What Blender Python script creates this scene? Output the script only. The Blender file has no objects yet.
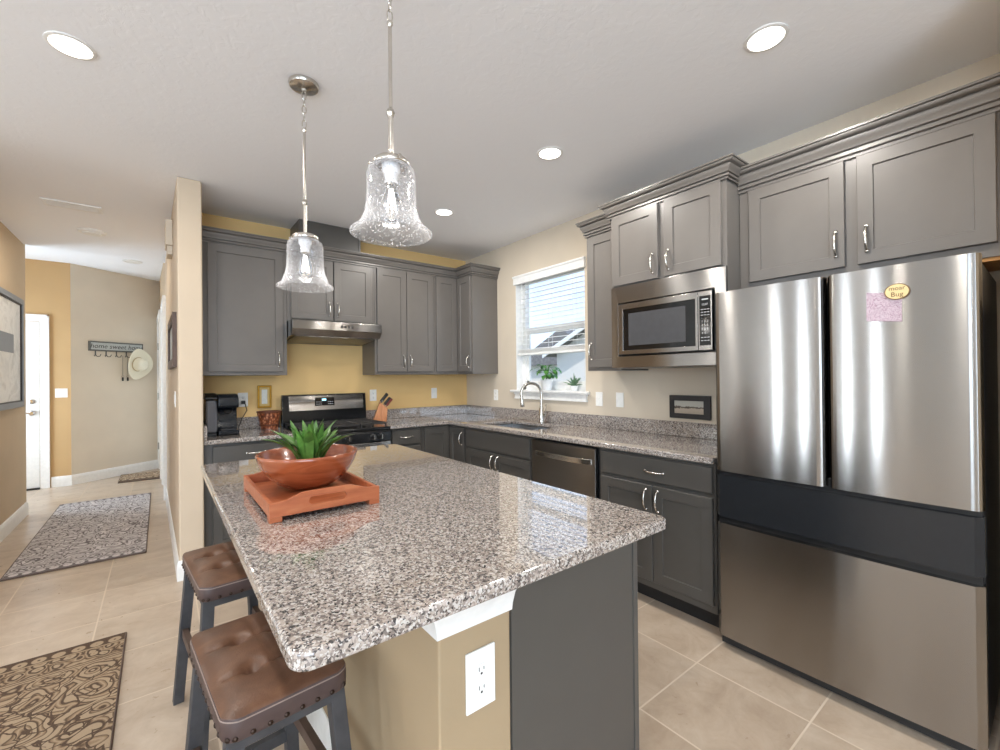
import bpy, bmesh, math, random
from mathutils import Vector, Matrix
random.seed(7)
SC = bpy.context.scene
COL = SC.collection
PI = math.pi

# ------------------------------------------------------------------ camera
def set_camera():
    yaw, pitch, roll, f = 0.6608, 0.0043, -0.0102, 437.34
    fw = Vector((math.sin(yaw)*math.cos(pitch), math.cos(yaw)*math.cos(pitch), math.sin(pitch)))
    rt = Vector((math.cos(yaw), -math.sin(yaw), 0))
    up = rt.cross(fw)
    c, s = math.cos(roll), math.sin(roll)
    r2, u2 = rt*c + up*s, up*c - rt*s
    cam = bpy.data.cameras.new('camera')
    o = bpy.data.objects.new('camera', cam)
    COL.objects.link(o)
    m = Matrix.Identity(4)
    for i in range(3):
        m[i][0], m[i][1], m[i][2] = r2[i], u2[i], -fw[i]
    m[0][3], m[1][3], m[2][3] = -2.8605, -4.3217, 1.3387
    o.matrix_world = m
    cam.sensor_width = 36
    cam.lens = f/1000*36
    cam.clip_start = 0.02
    SC.camera = o
set_camera()

# ------------------------------------------------------------------ view, sky, lights
SC.view_settings.view_transform = 'Standard'
SC.view_settings.look = 'None'
SC.view_settings.gamma = 1
SC.view_settings.use_curve_mapping = False
SC.view_settings.exposure = 0.38
SC.cycles.max_bounces = 10
SC.cycles.diffuse_bounces = 7
SC.cycles.transmission_bounces = 10
SC.cycles.transparent_max_bounces = 12
SC.cycles.sample_clamp_indirect = 6
SC.cycles.caustics_refractive = False
SC.cycles.caustics_reflective = False

def s2l(c):
    c = c/255.0
    return c/12.92 if c <= 0.04045 else ((c+0.055)/1.055)**2.4
def rgb(r, g=None, b=None):
    if g is None: g = b = r
    return (s2l(r), s2l(g), s2l(b), 1)

W = bpy.data.worlds.new('sky')
SC.world = W
W.use_nodes = True
_nt = W.node_tree
_bg = _nt.nodes['Background']
def sky_nodes():
    N = _nt.nodes; L = _nt.links
    tc = N.new('ShaderNodeTexCoord'); sp = N.new('ShaderNodeSeparateXYZ'); L.new(tc.outputs['Generated'], sp.inputs[0])
    r = N.new('ShaderNodeValToRGB'); e = r.color_ramp.elements
    e[0].position = 0.0; e[0].color = (0.60, 0.78, 0.95, 1); e[1].position = 0.5; e[1].color = (0.18, 0.36, 0.75, 1)
    L.new(sp.outputs[2], r.inputs[0])
    nz = N.new('ShaderNodeTexNoise'); nz.inputs['Scale'].default_value = 3.2; nz.inputs['Detail'].default_value = 5
    L.new(tc.outputs['Generated'], nz.inputs['Vector'])
    cr = N.new('ShaderNodeValToRGB'); cr.color_ramp.elements[0].position = 0.45; cr.color_ramp.elements[1].position = 0.68
    L.new(nz.outputs['Fac'], cr.inputs[0])
    mx = N.new('ShaderNodeMix'); mx.data_type = 'RGBA'
    L.new(cr.outputs[0], mx.inputs[0]); L.new(r.outputs[0], mx.inputs[6]); mx.inputs[7].default_value = (0.8, 0.86, 0.92, 1)
    L.new(mx.outputs[2], _bg.inputs[0])
    _bg.inputs[1].default_value = 1.6
sky_nodes()

def area(name, loc, rot, sx, sy, power, col=(1, 1, 1), shape='RECTANGLE', spread=PI):
    l = bpy.data.lights.new(name, 'AREA')
    l.shape = shape; l.size = sx; l.size_y = sy
    l.energy = power; l.color = col; l.spread = spread
    o = bpy.data.objects.new(name, l)
    o.location = loc; o.rotation_euler = rot
    COL.objects.link(o)
    return o
def sun():
    l = bpy.data.lights.new('sun', 'SUN'); l.energy = 2.2; l.angle = 0.02; l.color = (1, 0.97, 0.92)
    o = bpy.data.objects.new('sun', l); COL.objects.link(o)
    o.rotation_euler = Vector((0.45, -0.35, -0.8)).to_track_quat('-Z', 'Y').to_euler()
sun()
# unseen area lights added as daylight, without windows, behind and left of the camera
area('daylight_fill_rear', (-4.6, -7.93, 1.35), (PI/2, 0, 0), 3.6, 2.4, 175, (0.64, 0.81, 1.0))  # added main fill, made tall so it also grazes the ceiling
area('daylight_fill_left', (-8.4, -5.9, 1.6), (PI/2, 0, -PI/2), 1.5, 1.7, 62, (0.64, 0.81, 1.0))  # added side fill in front of a solid wall
area('fridge_streak_light', (-8.4, -2.0, 1.25), (PI/2, 0, -PI/2), 0.15, 2.2, 22, (0.8, 0.9, 1.0))  # narrow strip added to reflect as a streak in the refrigerator doors
area('fridge_streak_light', (-8.4, -1.05, 1.25), (PI/2, 0, -PI/2), 0.15, 2.2, 22, (0.8, 0.9, 1.0))  # second added strip for the refrigerator streaks
area('daylight_kitchen_window', (0.16, -1.37, 1.77), (PI/2, 0, PI/2), 0.92, 1.13, 1, (1, 1, 1)).data.cycles.is_portal = True
area('entry_fill_light', (-4.85, 2.9, 1.3), (PI/2, 0, -PI/2), 0.7, 1.9, 34, (0.68, 0.84, 1.0))  # unseen fill added to brighten the entry, no sidelight modelled
CANS = [(-3.141, -1.845), (-0.902, -3.592), (-0.963, -2.403), (-0.995, -1.188), (-3.147, -4.2), (-5.4, -3.2), (-5.4, -6.0)]
for _x, _y in CANS:
    area('recessed_lamp_light', (_x, _y, 2.690), (0, 0, 0), 0.13, 0.13, 12, (1.0, 0.95, 0.88), 'DISK')
area('hall_fill_light', (-3.345, 1.00, 2.66), (0, 0, 0), 0.14, 0.14, 6, (1.0, 0.93, 0.82), 'DISK')  # added ceiling fill for the hall, without a lit fixture

# ------------------------------------------------------------------ materials
MATS = {}
def nodes(name):
    m = bpy.data.materials.new(name)
    m.use_nodes = True
    nt = m.node_tree
    b = nt.nodes['Principled BSDF']
    MATS[name] = m
    return m, nt, b
class G:
    """small node-graph helper"""
    def __init__(s, nt): s.nt = nt
    def n(s, t, **kw):
        x = s.nt.nodes.new(t)
        for k, v in kw.items():
            if hasattr(x, k): setattr(x, k, v)
        return x
    def l(s, a, b): s.nt.links.new(a, b)
    def pos(s, obj=False):
        if obj:
            return s.n('ShaderNodeTexCoord').outputs['Object']
        return s.n('ShaderNodeNewGeometry').outputs['Position']
    def mapping(s, vec, scale=(1, 1, 1), loc=(0, 0, 0), rot=(0, 0, 0)):
        m = s.n('ShaderNodeMapping')
        m.inputs['Scale'].default_value = scale
        m.inputs['Location'].default_value = loc
        m.inputs['Rotation'].default_value = rot
        s.l(vec, m.inputs['Vector'])
        return m.outputs[0]
    def noise(s, vec, scale, detail=3, rough=0.5, dist=0.0):
        x = s.n('ShaderNodeTexNoise')
        x.inputs['Scale'].default_value = scale
        x.inputs['Detail'].default_value = detail
        x.inputs['Roughness'].default_value = rough
        x.inputs['Distortion'].default_value = dist
        s.l(vec, x.inputs['Vector'])
        return x.outputs['Fac']
    def voro(s, vec, scale, out='Color', feature='F1', rnd=1.0):
        x = s.n('ShaderNodeTexVoronoi', feature=feature)
        x.inputs['Scale'].default_value = scale
        x.inputs['Randomness'].default_value = rnd
        s.l(vec, x.inputs['Vector'])
        return x.outputs[out]
    def ramp(s, fac, stops, interp='LINEAR'):
        x = s.n('ShaderNodeValToRGB')
        x.color_ramp.interpolation = interp
        e = x.color_ramp.elements
        while len(e) > 1: e.remove(e[-1])
        e[0].position, e[0].color = stops[0]
        for p, c in stops[1:]:
            k = e.new(p); k.color = c
        s.l(fac, x.inputs[0])
        return x.outputs[0]
    def math(s, op, a, b=None, c=None):
        x = s.n('ShaderNodeMath', operation=op)
        for i, v in enumerate((a, b, c)):
            if v is None: continue
            if isinstance(v, (int, float)): x.inputs[i].default_value = v
            else: s.l(v, x.inputs[i])
        return x.outputs[0]
    def mix(s, fac, a, b, mode='MIX'):
        x = s.n('ShaderNodeMix', data_type='RGBA', blend_type=mode)
        for sock, v in ((x.inputs[0], fac), (x.inputs[6], a), (x.inputs[7], b)):
            if isinstance(v, (int, float)): sock.default_value = v
            elif isinstance(v, tuple): sock.default_value = v
            else: s.l(v, sock)
        return x.outputs[2]
    def sep(s, vec):
        x = s.n('ShaderNodeSeparateXYZ'); s.l(vec, x.inputs[0]); return x.outputs
    def bump(s, h, strength, dist=0.01):
        x = s.n('ShaderNodeBump')
        x.inputs['Strength'].default_value = strength
        x.inputs['Distance'].default_value = dist
        s.l(h, x.inputs['Height'])
        return x.outputs[0]

def plain(name, col, rough=0.5, metal=0.0, spec=0.5, noise=0.04, scale=30, bump=0.0, coat=0.0):
    m, nt, b = nodes(name)
    g = G(nt)
    b.inputs['Roughness'].default_value = rough
    b.inputs['Metallic'].default_value = metal
    b.inputs['Specular IOR Level'].default_value = spec
    b.inputs['Coat Weight'].default_value = coat
    f = g.noise(g.pos(True), scale, 3)
    lo = tuple(max(0, c*(1-noise)) for c in col[:3])+(1,)
    hi = tuple(min(1, c*(1+noise)) for c in col[:3])+(1,)
    g.l(g.ramp(f, [(0.3, lo), (0.7, hi)]), b.inputs['Base Color'])
    if bump:
        g.l(g.bump(f, bump, 0.004), b.inputs['Normal'])
    return m
def wallpaint(name, col, bump=0.12):
    m, nt, b = nodes(name)
    g = G(nt)
    b.inputs['Roughness'].default_value = 0.75
    b.inputs['Specular IOR Level'].default_value = 0.25
    p = g.pos()
    f = g.noise(p, 55, 4, 0.6)
    lo = tuple(c*0.97 for c in col[:3])+(1,)
    hi = tuple(min(1, c*1.03) for c in col[:3])+(1,)
    g.l(g.ramp(g.noise(p, 3, 2), [(0.3, lo), (0.7, hi)]), b.inputs['Base Color'])
    g.l(g.bump(f, bump, 0.004), b.inputs['Normal'])
    return m
wallpaint('paint_cream', rgb(212, 199, 180))
wallpaint('paint_yellow', rgb(230, 194, 134))
wallpaint('paint_tan', rgb(196, 175, 147))
wallpaint('paint_gold', rgb(196, 163, 118))
wallpaint('paint_beige', rgb(216, 204, 186))
wallpaint('paint_partition', rgb(204, 186, 163))
wallpaint('paint_knee', rgb(164, 143, 114))
wallpaint('paint_white_wall', rgb(225, 222, 216))

def mk_ceiling():
    m, nt, b = nodes('ceiling_texture')
    g = G(nt)
    b.inputs['Roughness'].default_value = 0.9
    b.inputs['Specular IOR Level'].default_value = 0.1
    p = g.pos()
    f = g.noise(p, 22, 4, 0.55, 0.6)
    h = g.ramp(f, [(0.46, (0, 0, 0, 1)), (0.56, (1, 1, 1, 1))])
    b.inputs['Base Color'].default_value = rgb(244, 245, 248)
    g.l(g.bump(h, 0.09, 0.004), b.inputs['Normal'])
mk_ceiling()

def mk_floor():
    m, nt, b = nodes('travertine_tile')
    g = G(nt)
    p = g.pos()
    T = 0.4495
    mp = g.mapping(p, (1/T, 1/T, 1/T), (1.345/T, 3.265/T, 0))
    xs = g.sep(mp)
    fx = g.math('FRACT', xs[0]); fy = g.math('FRACT', xs[1])
    gw = 0.0078
    ex = g.math('MINIMUM', fx, g.math('SUBTRACT', 1.0, fx))
    ey = g.math('MINIMUM', fy, g.math('SUBTRACT', 1.0, fy))
    e = g.math('MINIMUM', ex, ey)
    grout = g.math('LESS_THAN', e, gw)
    # per-tile id
    cx = g.math('FLOOR', xs[0]); cy = g.math('FLOOR', xs[1])
    cmb = g.n('ShaderNodeCombineXYZ'); g.l(cx, cmb.inputs[0]); g.l(cy, cmb.inputs[1])
    wn = g.n('ShaderNodeTexWhiteNoise'); g.l(cmb.outputs[0], wn.inputs['Vector'])
    off = g.n('ShaderNodeVectorMath', operation='SCALE'); g.l(wn.outputs['Color'], off.inputs[0]); off.inputs[3].default_value = 9.0
    add = g.n('ShaderNodeVectorMath', operation='ADD'); g.l(p, add.inputs[0]); g.l(off.outputs[0], add.inputs[1])
    v1 = g.noise(g.mapping(add.outputs[0], (1.6, 3.0, 1)), 1.4, 5, 0.55, 1.0)
    v2 = g.noise(add.outputs[0], 22, 5, 0.65, 0.5)
    c1 = g.ramp(v1, [(0.28, rgb(168, 149, 130)), (0.5, rgb(187, 169, 150)), (0.72, rgb(200, 184, 166))])
    c2 = g.ramp(v2, [(0.35, rgb(178, 160, 140)), (0.65, rgb(220, 206, 190))])
    v3 = g.noise(add.outputs[0], 6.5, 6, 0.68, 1.4)
    c3 = g.ramp(v3, [(0.30, rgb(168, 145, 121)), (0.52, rgb(196, 176, 154)), (0.70, rgb(212, 196, 177))])
    c = g.mix(0.34, c1, c3)
    tint = g.ramp(wn.outputs['Value'], [(0, (0.90, 0.89, 0.88, 1)), (1, (1.0, 1.0, 1.0, 1))])
    c = g.mix(1.0, c, tint, 'MULTIPLY')
    c = g.mix(grout, c, rgb(210, 194, 174))
    g.l(c, b.inputs['Base Color'])
    rr = g.ramp(v2, [(0.3, (0.27,)*3+(1,)), (0.7, (0.32,)*3+(1,))])
    g.l(g.mix(grout, rr, (0.7, 0.7, 0.7, 1)), b.inputs['Roughness'])
    b.inputs['Specular IOR Level'].default_value = 0.45
    hh = g.math('SUBTRACT', 1.0, grout)
    g.l(g.bump(hh, 0.35, 0.002), b.inputs['Normal'])
mk_floor()

def mk_granite():
    m, nt, b = nodes('granite')
    g = G(nt)
    p = g.pos()
    d = g.n('ShaderNodeTexNoise'); d.inputs['Scale'].default_value = 90; d.inputs['Detail'].default_value = 2
    g.l(p, d.inputs['Vector'])
    sc = g.n('ShaderNodeVectorMath', operation='SCALE'); g.l(d.outputs['Color'], sc.inputs[0]); sc.inputs[3].default_value = 0.008
    ad = g.n('ShaderNodeVectorMath', operation='ADD'); g.l(p, ad.inputs[0]); g.l(sc.outputs[0], ad.inputs[1])
    q = ad.outputs[0]
    v = g.sep(g.voro(q, 165))
    v2 = g.sep(g.voro(q, 300))
    ca = g.ramp(v[0], [(0.0, rgb(66, 62, 62)), (0.10, rgb(116, 107, 103)), (0.30, rgb(152, 139, 131)),
                       (0.48, rgb(176, 165, 156)), (0.72, rgb(194, 188, 182)), (0.90, rgb(134, 124, 119))], 'CONSTANT')
    cb = g.ramp(v2[1], [(0.0, rgb(54, 51, 52)), (0.18, rgb(124, 113, 108)), (0.45, rgb(172, 161, 152)), (0.75, rgb(198, 193, 188))], 'CONSTANT')
    pick = g.math('GREATER_THAN', v2[0], 0.62)
    c = g.mix(pick, ca, cb)
    g.l(c, b.inputs['Base Color'])
    b.inputs['Roughness'].default_value = 0.06
    b.inputs['Specular IOR Level'].default_value = 0.95
    b.inputs['Coat Weight'].default_value = 0.7
    b.inputs['Coat Roughness'].default_value = 0.02
    b.inputs['Coat IOR'].default_value = 1.6
    return m
mk_granite()

def mk_steel(name, col, rough, aniso=0.75, rot=0.0):
    m, nt, b = nodes(name)
    g = G(nt)
    b.inputs['Metallic'].default_value = 1.0
    p = g.pos()
    f = g.noise(g.mapping(p, (3, 3, 900)), 1.0, 2)
    g.l(g.ramp(f, [(0.3, tuple(c*0.94 for c in col[:3])+(1,)), (0.7, col)]), b.inputs['Base Color'])
    b.inputs['Roughness'].default_value = rough
    b.inputs['Anisotropic'].default_value = aniso
    b.inputs['Anisotropic Rotation'].default_value = rot
    t = g.n('ShaderNodeTangent', direction_type='RADIAL', axis='Z')
    g.l(t.outputs[0], b.inputs['Tangent'])
    return m
mk_steel('stainless', rgb(158, 155, 152), 0.19, 1.0, 0.25)
mk_steel('stainless_dark', rgb(140, 138, 136), 0.34, 1.0, 0.25)
plain('nickel', rgb(205, 200, 192), 0.22, 1.0)
plain('chrome', rgb(215, 215, 218), 0.10, 1.0)
plain('steel_sink', rgb(150, 150, 150), 0.3, 1.0)
def cabinet_paint(name, col):
    return plain(name, col, 0.33, 0, 0.5, 0.03, 8)
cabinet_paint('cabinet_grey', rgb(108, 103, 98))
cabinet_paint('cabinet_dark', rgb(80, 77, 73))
plain('toe_black', rgb(38, 36, 35), 0.6)
plain('white_trim', rgb(236, 235, 232), 0.4)
plain('white_plastic', rgb(240, 239, 235), 0.35)
plain('white_ceramic', rgb(238, 238, 238), 0.2, coat=0.3)
plain('black_plastic', rgb(24, 24, 25), 0.3)
plain('black_gloss', rgb(14, 14, 15), 0.08)
plain('black_enamel', rgb(20, 20, 21), 0.18)
plain('cast_iron', rgb(44, 41, 40), 0.55)
plain('charcoal_glass', rgb(42, 44, 47), 0.22, 0.3)
plain('fridge_side', rgb(30, 29, 29), 0.4)
plain('door_white', rgb(232, 230, 226), 0.4)
plain('outlet_slot', rgb(60, 58, 56), 0.5)
plain('grey_text', rgb(200, 200, 202), 0.5)
plain('dark_text', rgb(52, 50, 50), 0.6)
plain('smoke_grey', rgb(72, 72, 74), 0.18, 0, 0.3)
plain('reservoir_smoke', rgb(104, 105, 110), 0.14, 0, 0.5)
plain('coffee_dark', rgb(26, 30, 36), 0.12)
plain('frame_grey', rgb(128, 134, 142), 0.45)
plain('frame_black', rgb(36, 33, 33), 0.45)
plain('frame_gold', rgb(176, 132, 48), 0.35, 0.7)
plain('blind_white', rgb(238, 238, 236), 0.45)
plain('hat_straw', rgb(232, 226, 206), 0.75, bump=0.2, scale=120)
plain('hat_band', rgb(180, 160, 120), 0.7)
plain('leaf_green', rgb(74, 128, 48), 0.42, noise=0.4, scale=14)
plain('leaf_stripe', rgb(84, 124, 54), 0.34, noise=0.45, scale=25)
plain('leaf_grey', rgb(96, 128, 96), 0.5, noise=0.2, scale=20)
plain('soil', rgb(60, 46, 36), 0.9, bump=0.5, scale=80)
plain('magnet_wood', rgb(232, 206, 150), 0.55)
plain('magnet_edge', rgb(120, 84, 44), 0.6)
plain('key_metal', rgb(150, 145, 135), 0.3, 1.0)
plain('rack_dark', rgb(92, 92, 88), 0.6)
plain('rack_face', rgb(176, 180, 178), 0.7)
plain('stool_wood', rgb(62, 61, 63), 0.55, noise=0.25, scale=18)
plain('stool_brown_wood', rgb(84, 66, 56), 0.55, noise=0.2, scale=18)
plain('nail_bronze', rgb(58, 44, 36), 0.35, 0.8)
plain('red_handle', rgb(110, 40, 30), 0.4)
plain('raw_wood', rgb(176, 128, 72), 0.6, noise=0.1)
plain('grass', rgb(128, 132, 112), 0.9, noise=0.3, scale=2)
plain('siding', rgb(222, 216, 208), 0.7)
plain('roof_shingle', rgb(122, 118, 116), 0.9, noise=0.25, scale=6)
plain('hedge', rgb(72, 96, 58), 0.8, noise=0.5, scale=6)
plain('towel_grey', rgb(90, 88, 86), 0.8)

def mk_leather():
    m, nt, b = nodes('leather')
    g = G(nt)
    p = g.pos(True)
    f = g.noise(p, 9, 5, 0.6, 0.4)
    g.l(g.ramp(f, [(0.3, rgb(80, 54, 39)), (0.55, rgb(101, 69, 50)), (0.75, rgb(121, 87, 64))]), b.inputs['Base Color'])
    b.inputs['Roughness'].default_value = 0.42
    g.l(g.bump(g.voro(p, 260, 'Distance'), 0.12, 0.002), b.inputs['Normal'])
mk_leather()
plain('leather_side', rgb(76, 60, 57), 0.45, noise=0.1)
plain('stitch', rgb(140, 122, 112), 0.7)

def mk_wood(name, a, bb, c, rough=0.25, coat=0.3, sc=(3, 30, 30)):
    m, nt, b = nodes(name)
    g = G(nt)
    p = g.mapping(g.pos(True), sc)
    f = g.noise(p, 1.5, 5, 0.6, 0.8)
    g.l(g.ramp(f, [(0.3, a), (0.5, bb), (0.72, c)]), b.inputs['Base Color'])
    b.inputs['Roughness'].default_value = rough
    b.inputs['Coat Weight'].default_value = coat
    b.inputs['Coat Roughness'].default_value = 0.12
mk_wood('bowl_wood', rgb(120, 58, 32), rgb(146, 74, 42), rgb(162, 92, 58), 0.22, 0.5, (4, 4, 22))
mk_wood('tray_wood', rgb(144, 76, 46), rgb(167, 93, 58), rgb(180, 110, 72), 0.4, 0.1, (4, 26, 26))
mk_wood('block_wood', rgb(170, 104, 60), rgb(194, 128, 80), rgb(210, 150, 104), 0.45, 0.0, (20, 20, 4))

def mk_basket():
    m, nt, b = nodes('woven_basket')
    g = G(nt)
    p = g.pos(True)
    w = g.n('ShaderNodeTexBrick')
    f = g.voro(g.mapping(p, (1, 1, 0.6)), 62, 'Distance')
    g.l(g.ramp(f, [(0.1, rgb(204, 150, 112)), (0.4, rgb(150, 82, 50)), (0.8, rgb(84, 42, 28))]), b.inputs['Base Color'])
    b.inputs['Roughness'].default_value = 0.3
    g.l(g.bump(f, 0.7, 0.006), b.inputs['Normal'])
mk_basket()
plain('basket_rim', rgb(96, 52, 34), 0.35)

def mk_glass(name, bump=0.0, tint=(1, 1, 1, 1), ior=1.45):
    m, nt, b = nodes(name)
    g = G(nt)
    b.inputs['Base Color'].default_value = tint
    b.inputs['Transmission Weight'].default_value = 1.0
    b.inputs['Roughness'].default_value = 0.0
    b.inputs['IOR'].default_value = ior
    if bump:
        p = g.pos(True)
        v = g.voro(p, 95, 'Distance')
        h = g.ramp(v, [(0.10, (1, 1, 1, 1)), (0.26, (0, 0, 0, 1))])
        g.l(g.bump(h, bump, 0.003), b.inputs['Normal'])
    return m
def mk_seeded():
    m, nt, b = nodes('seeded_glass')
    g = G(nt)
    out = nt.nodes['Material Output']
    p = g.pos(True)
    v = g.voro(p, 105, 'Distance')
    seed = g.ramp(v, [(0.14, (1, 1, 1, 1)), (0.27, (0, 0, 0, 1))])
    wav = g.noise(p, 30, 2)
    nrm = g.bump(g.math('ADD', seed, g.math('MULTIPLY', wav, 0.6)), 0.5, 0.003)
    tr = g.n('ShaderNodeBsdfTransparent'); tr.inputs[0].default_value = (0.985, 0.985, 0.99, 1)
    gl = g.n('ShaderNodeBsdfGlossy'); gl.inputs['Roughness'].default_value = 0.04; g.l(nrm, gl.inputs['Normal'])
    tl = g.n('ShaderNodeBsdfTranslucent'); tl.inputs[0].default_value = (0.95, 0.95, 0.97, 1)
    df = g.n('ShaderNodeBsdfDiffuse'); df.inputs[0].default_value = (0.95, 0.95, 0.97, 1)
    wh = g.n('ShaderNodeMixShader'); wh.inputs[0].default_value = 0.5; g.l(tl.outputs[0], wh.inputs[1]); g.l(df.outputs[0], wh.inputs[2])
    lw = g.n('ShaderNodeLayerWeight'); lw.inputs[0].default_value = 0.25
    l2 = g.n('ShaderNodeLayerWeight'); l2.inputs[0].default_value = 0.5; g.l(nrm, l2.inputs['Normal'])
    fre = g.math('ADD', 0.03, g.math('MULTIPLY', g.math('POWER', l2.outputs['Facing'], 5.0), 0.5))
    m1 = g.n('ShaderNodeMixShader'); g.l(fre, m1.inputs[0]); g.l(tr.outputs[0], m1.inputs[1]); g.l(gl.outputs[0], m1.inputs[2])
    k = g.math('ADD', g.math('ADD', g.math('MULTIPLY', seed, 0.55), 0.03), g.math('MULTIPLY', g.math('POWER', lw.outputs['Facing'], 2.0), 0.75))
    m2 = g.n('ShaderNodeMixShader'); g.l(k, m2.inputs[0]); g.l(m1.outputs[0], m2.inputs[1]); g.l(wh.outputs[0], m2.inputs[2])
    g.l(m2.outputs[0], out.inputs['Surface'])
mk_seeded()
mk_glass('bulb_glass', 0.0, (1, 1, 1, 1), 1.15)
def mk_pane():
    m, nt, b = nodes('window_pane')
    g = G(nt)
    out = nt.nodes['Material Output']
    tr = g.n('ShaderNodeBsdfTransparent'); gl = g.n('ShaderNodeBsdfGlossy'); gl.inputs['Roughness'].default_value = 0.02
    lw = g.n('ShaderNodeLayerWeight'); lw.inputs[0].default_value = 0.5
    fre = g.math('ADD', 0.03, g.math('MULTIPLY', g.math('POWER', lw.outputs['Facing'], 5.0), 0.6))
    mx = g.n('ShaderNodeMixShader')
    g.l(fre, mx.inputs[0]); g.l(tr.outputs[0], mx.inputs[1]); g.l(gl.outputs[0], mx.inputs[2])
    g.l(mx.outputs[0], out.inputs['Surface'])
mk_pane()
def emit(name, col, strength):
    m, nt, b = nodes(name)
    b.inputs['Base Color'].default_value = col
    b.inputs['Emission Color'].default_value = col
    b.inputs['Emission Strength'].default_value = strength
emit('lamp_diffuser', (1, 0.96, 0.9, 1), 3.0)
emit('filament', (1, 0.9, 0.75, 1), 14.0)
emit('led_blue', (0.35, 0.75, 1, 1), 1.6)

def mk_rug(name, cx, cy, w, l, dark, mid, light, scale=1.0):
    """ornamental runner: scrolled field, scroll border, flower guard stripe"""
    m, nt, b = nodes(name)
    g = G(nt)
    p = g.mapping(g.pos(), (1, 1, 1), (-cx, -cy, 0))
    xs = g.sep(p)
    ax = g.math('ABSOLUTE', xs[0]); ay = g.math('ABSOLUTE', xs[1])
    dx = g.math('SUBTRACT', w/2+0.10, ax); dy = g.math('SUBTRACT', l/2, ay)
    d = dy
    def scroll(sc, warp, freq):
        nz = g.n('ShaderNodeTexNoise'); nz.inputs['Scale'].default_value = sc; nz.inputs['Detail'].default_value = 1
        g.l(p, nz.inputs['Vector'])
        v = g.n('ShaderNodeVectorMath', operation='SCALE'); g.l(nz.outputs['Color'], v.inputs[0]); v.inputs[3].default_value = warp
        a = g.n('ShaderNodeVectorMath', operation='ADD'); g.l(p, a.inputs[0]); g.l(v.outputs[0], a.inputs[1])
        vo = g.voro(a.outputs[0], sc*0.9, 'Distance', 'F1', 0.7)
        return g.math('FRACT', g.math('MULTIPLY', vo, freq))
    s1 = scroll(7.0*scale, 0.12, 3.2)
    s2 = scroll(15.0*scale, 0.05, 1.6)
    fld = g.ramp(s1, [(0.0, light), (0.26, light), (0.32, dark), (0.42, dark), (0.50, mid), (0.62, light), (0.78, mid), (0.86, dark), (0.92, light)])
    fld = g.mix(g.math('GREATER_THAN', s2, 0.86), fld, dark)
    brd = g.ramp(s2, [(0.0, mid), (0.20, light), (0.40, light), (0.46, dark), (0.62, dark), (0.70, light), (0.84, mid), (0.92, dark)])
    dots = g.voro(g.mapping(p, (15, 15, 15), (0, 0.25, 0)), 1.0, 'Distance', 'F1', 0.1)
    grd = g.ramp(dots, [(0.0, dark), (0.09, dark), (0.12, light), (0.36, light), (0.42, dark)])
    stripe = g.ramp(g.math('FRACT', g.math('MULTIPLY', d, 60)), [(0.0, mid), (0.4, dark), (0.6, light)])
    def band(lo): return g.math('GREATER_THAN', d, lo)
    c = g.mix(band(0.012), dark, grd)
    c = g.mix(band(0.070), c, stripe)
    c = g.mix(band(0.088), c, brd)
    c = g.mix(band(0.20), c, stripe)
    c = g.mix(band(0.235), c, fld)
    c = g.mix(0.14, c, g.ramp(g.noise(p, 240, 2), [(0.3, dark), (0.7, light)]))
    g.l(c, b.inputs['Base Color'])
    b.inputs['Roughness'].default_value = 0.95
    b.inputs['Specular IOR Level'].default_value = 0.1
    g.l(g.bump(g.noise(p, 300, 2), 0.4, 0.004), b.inputs['Normal'])

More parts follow.
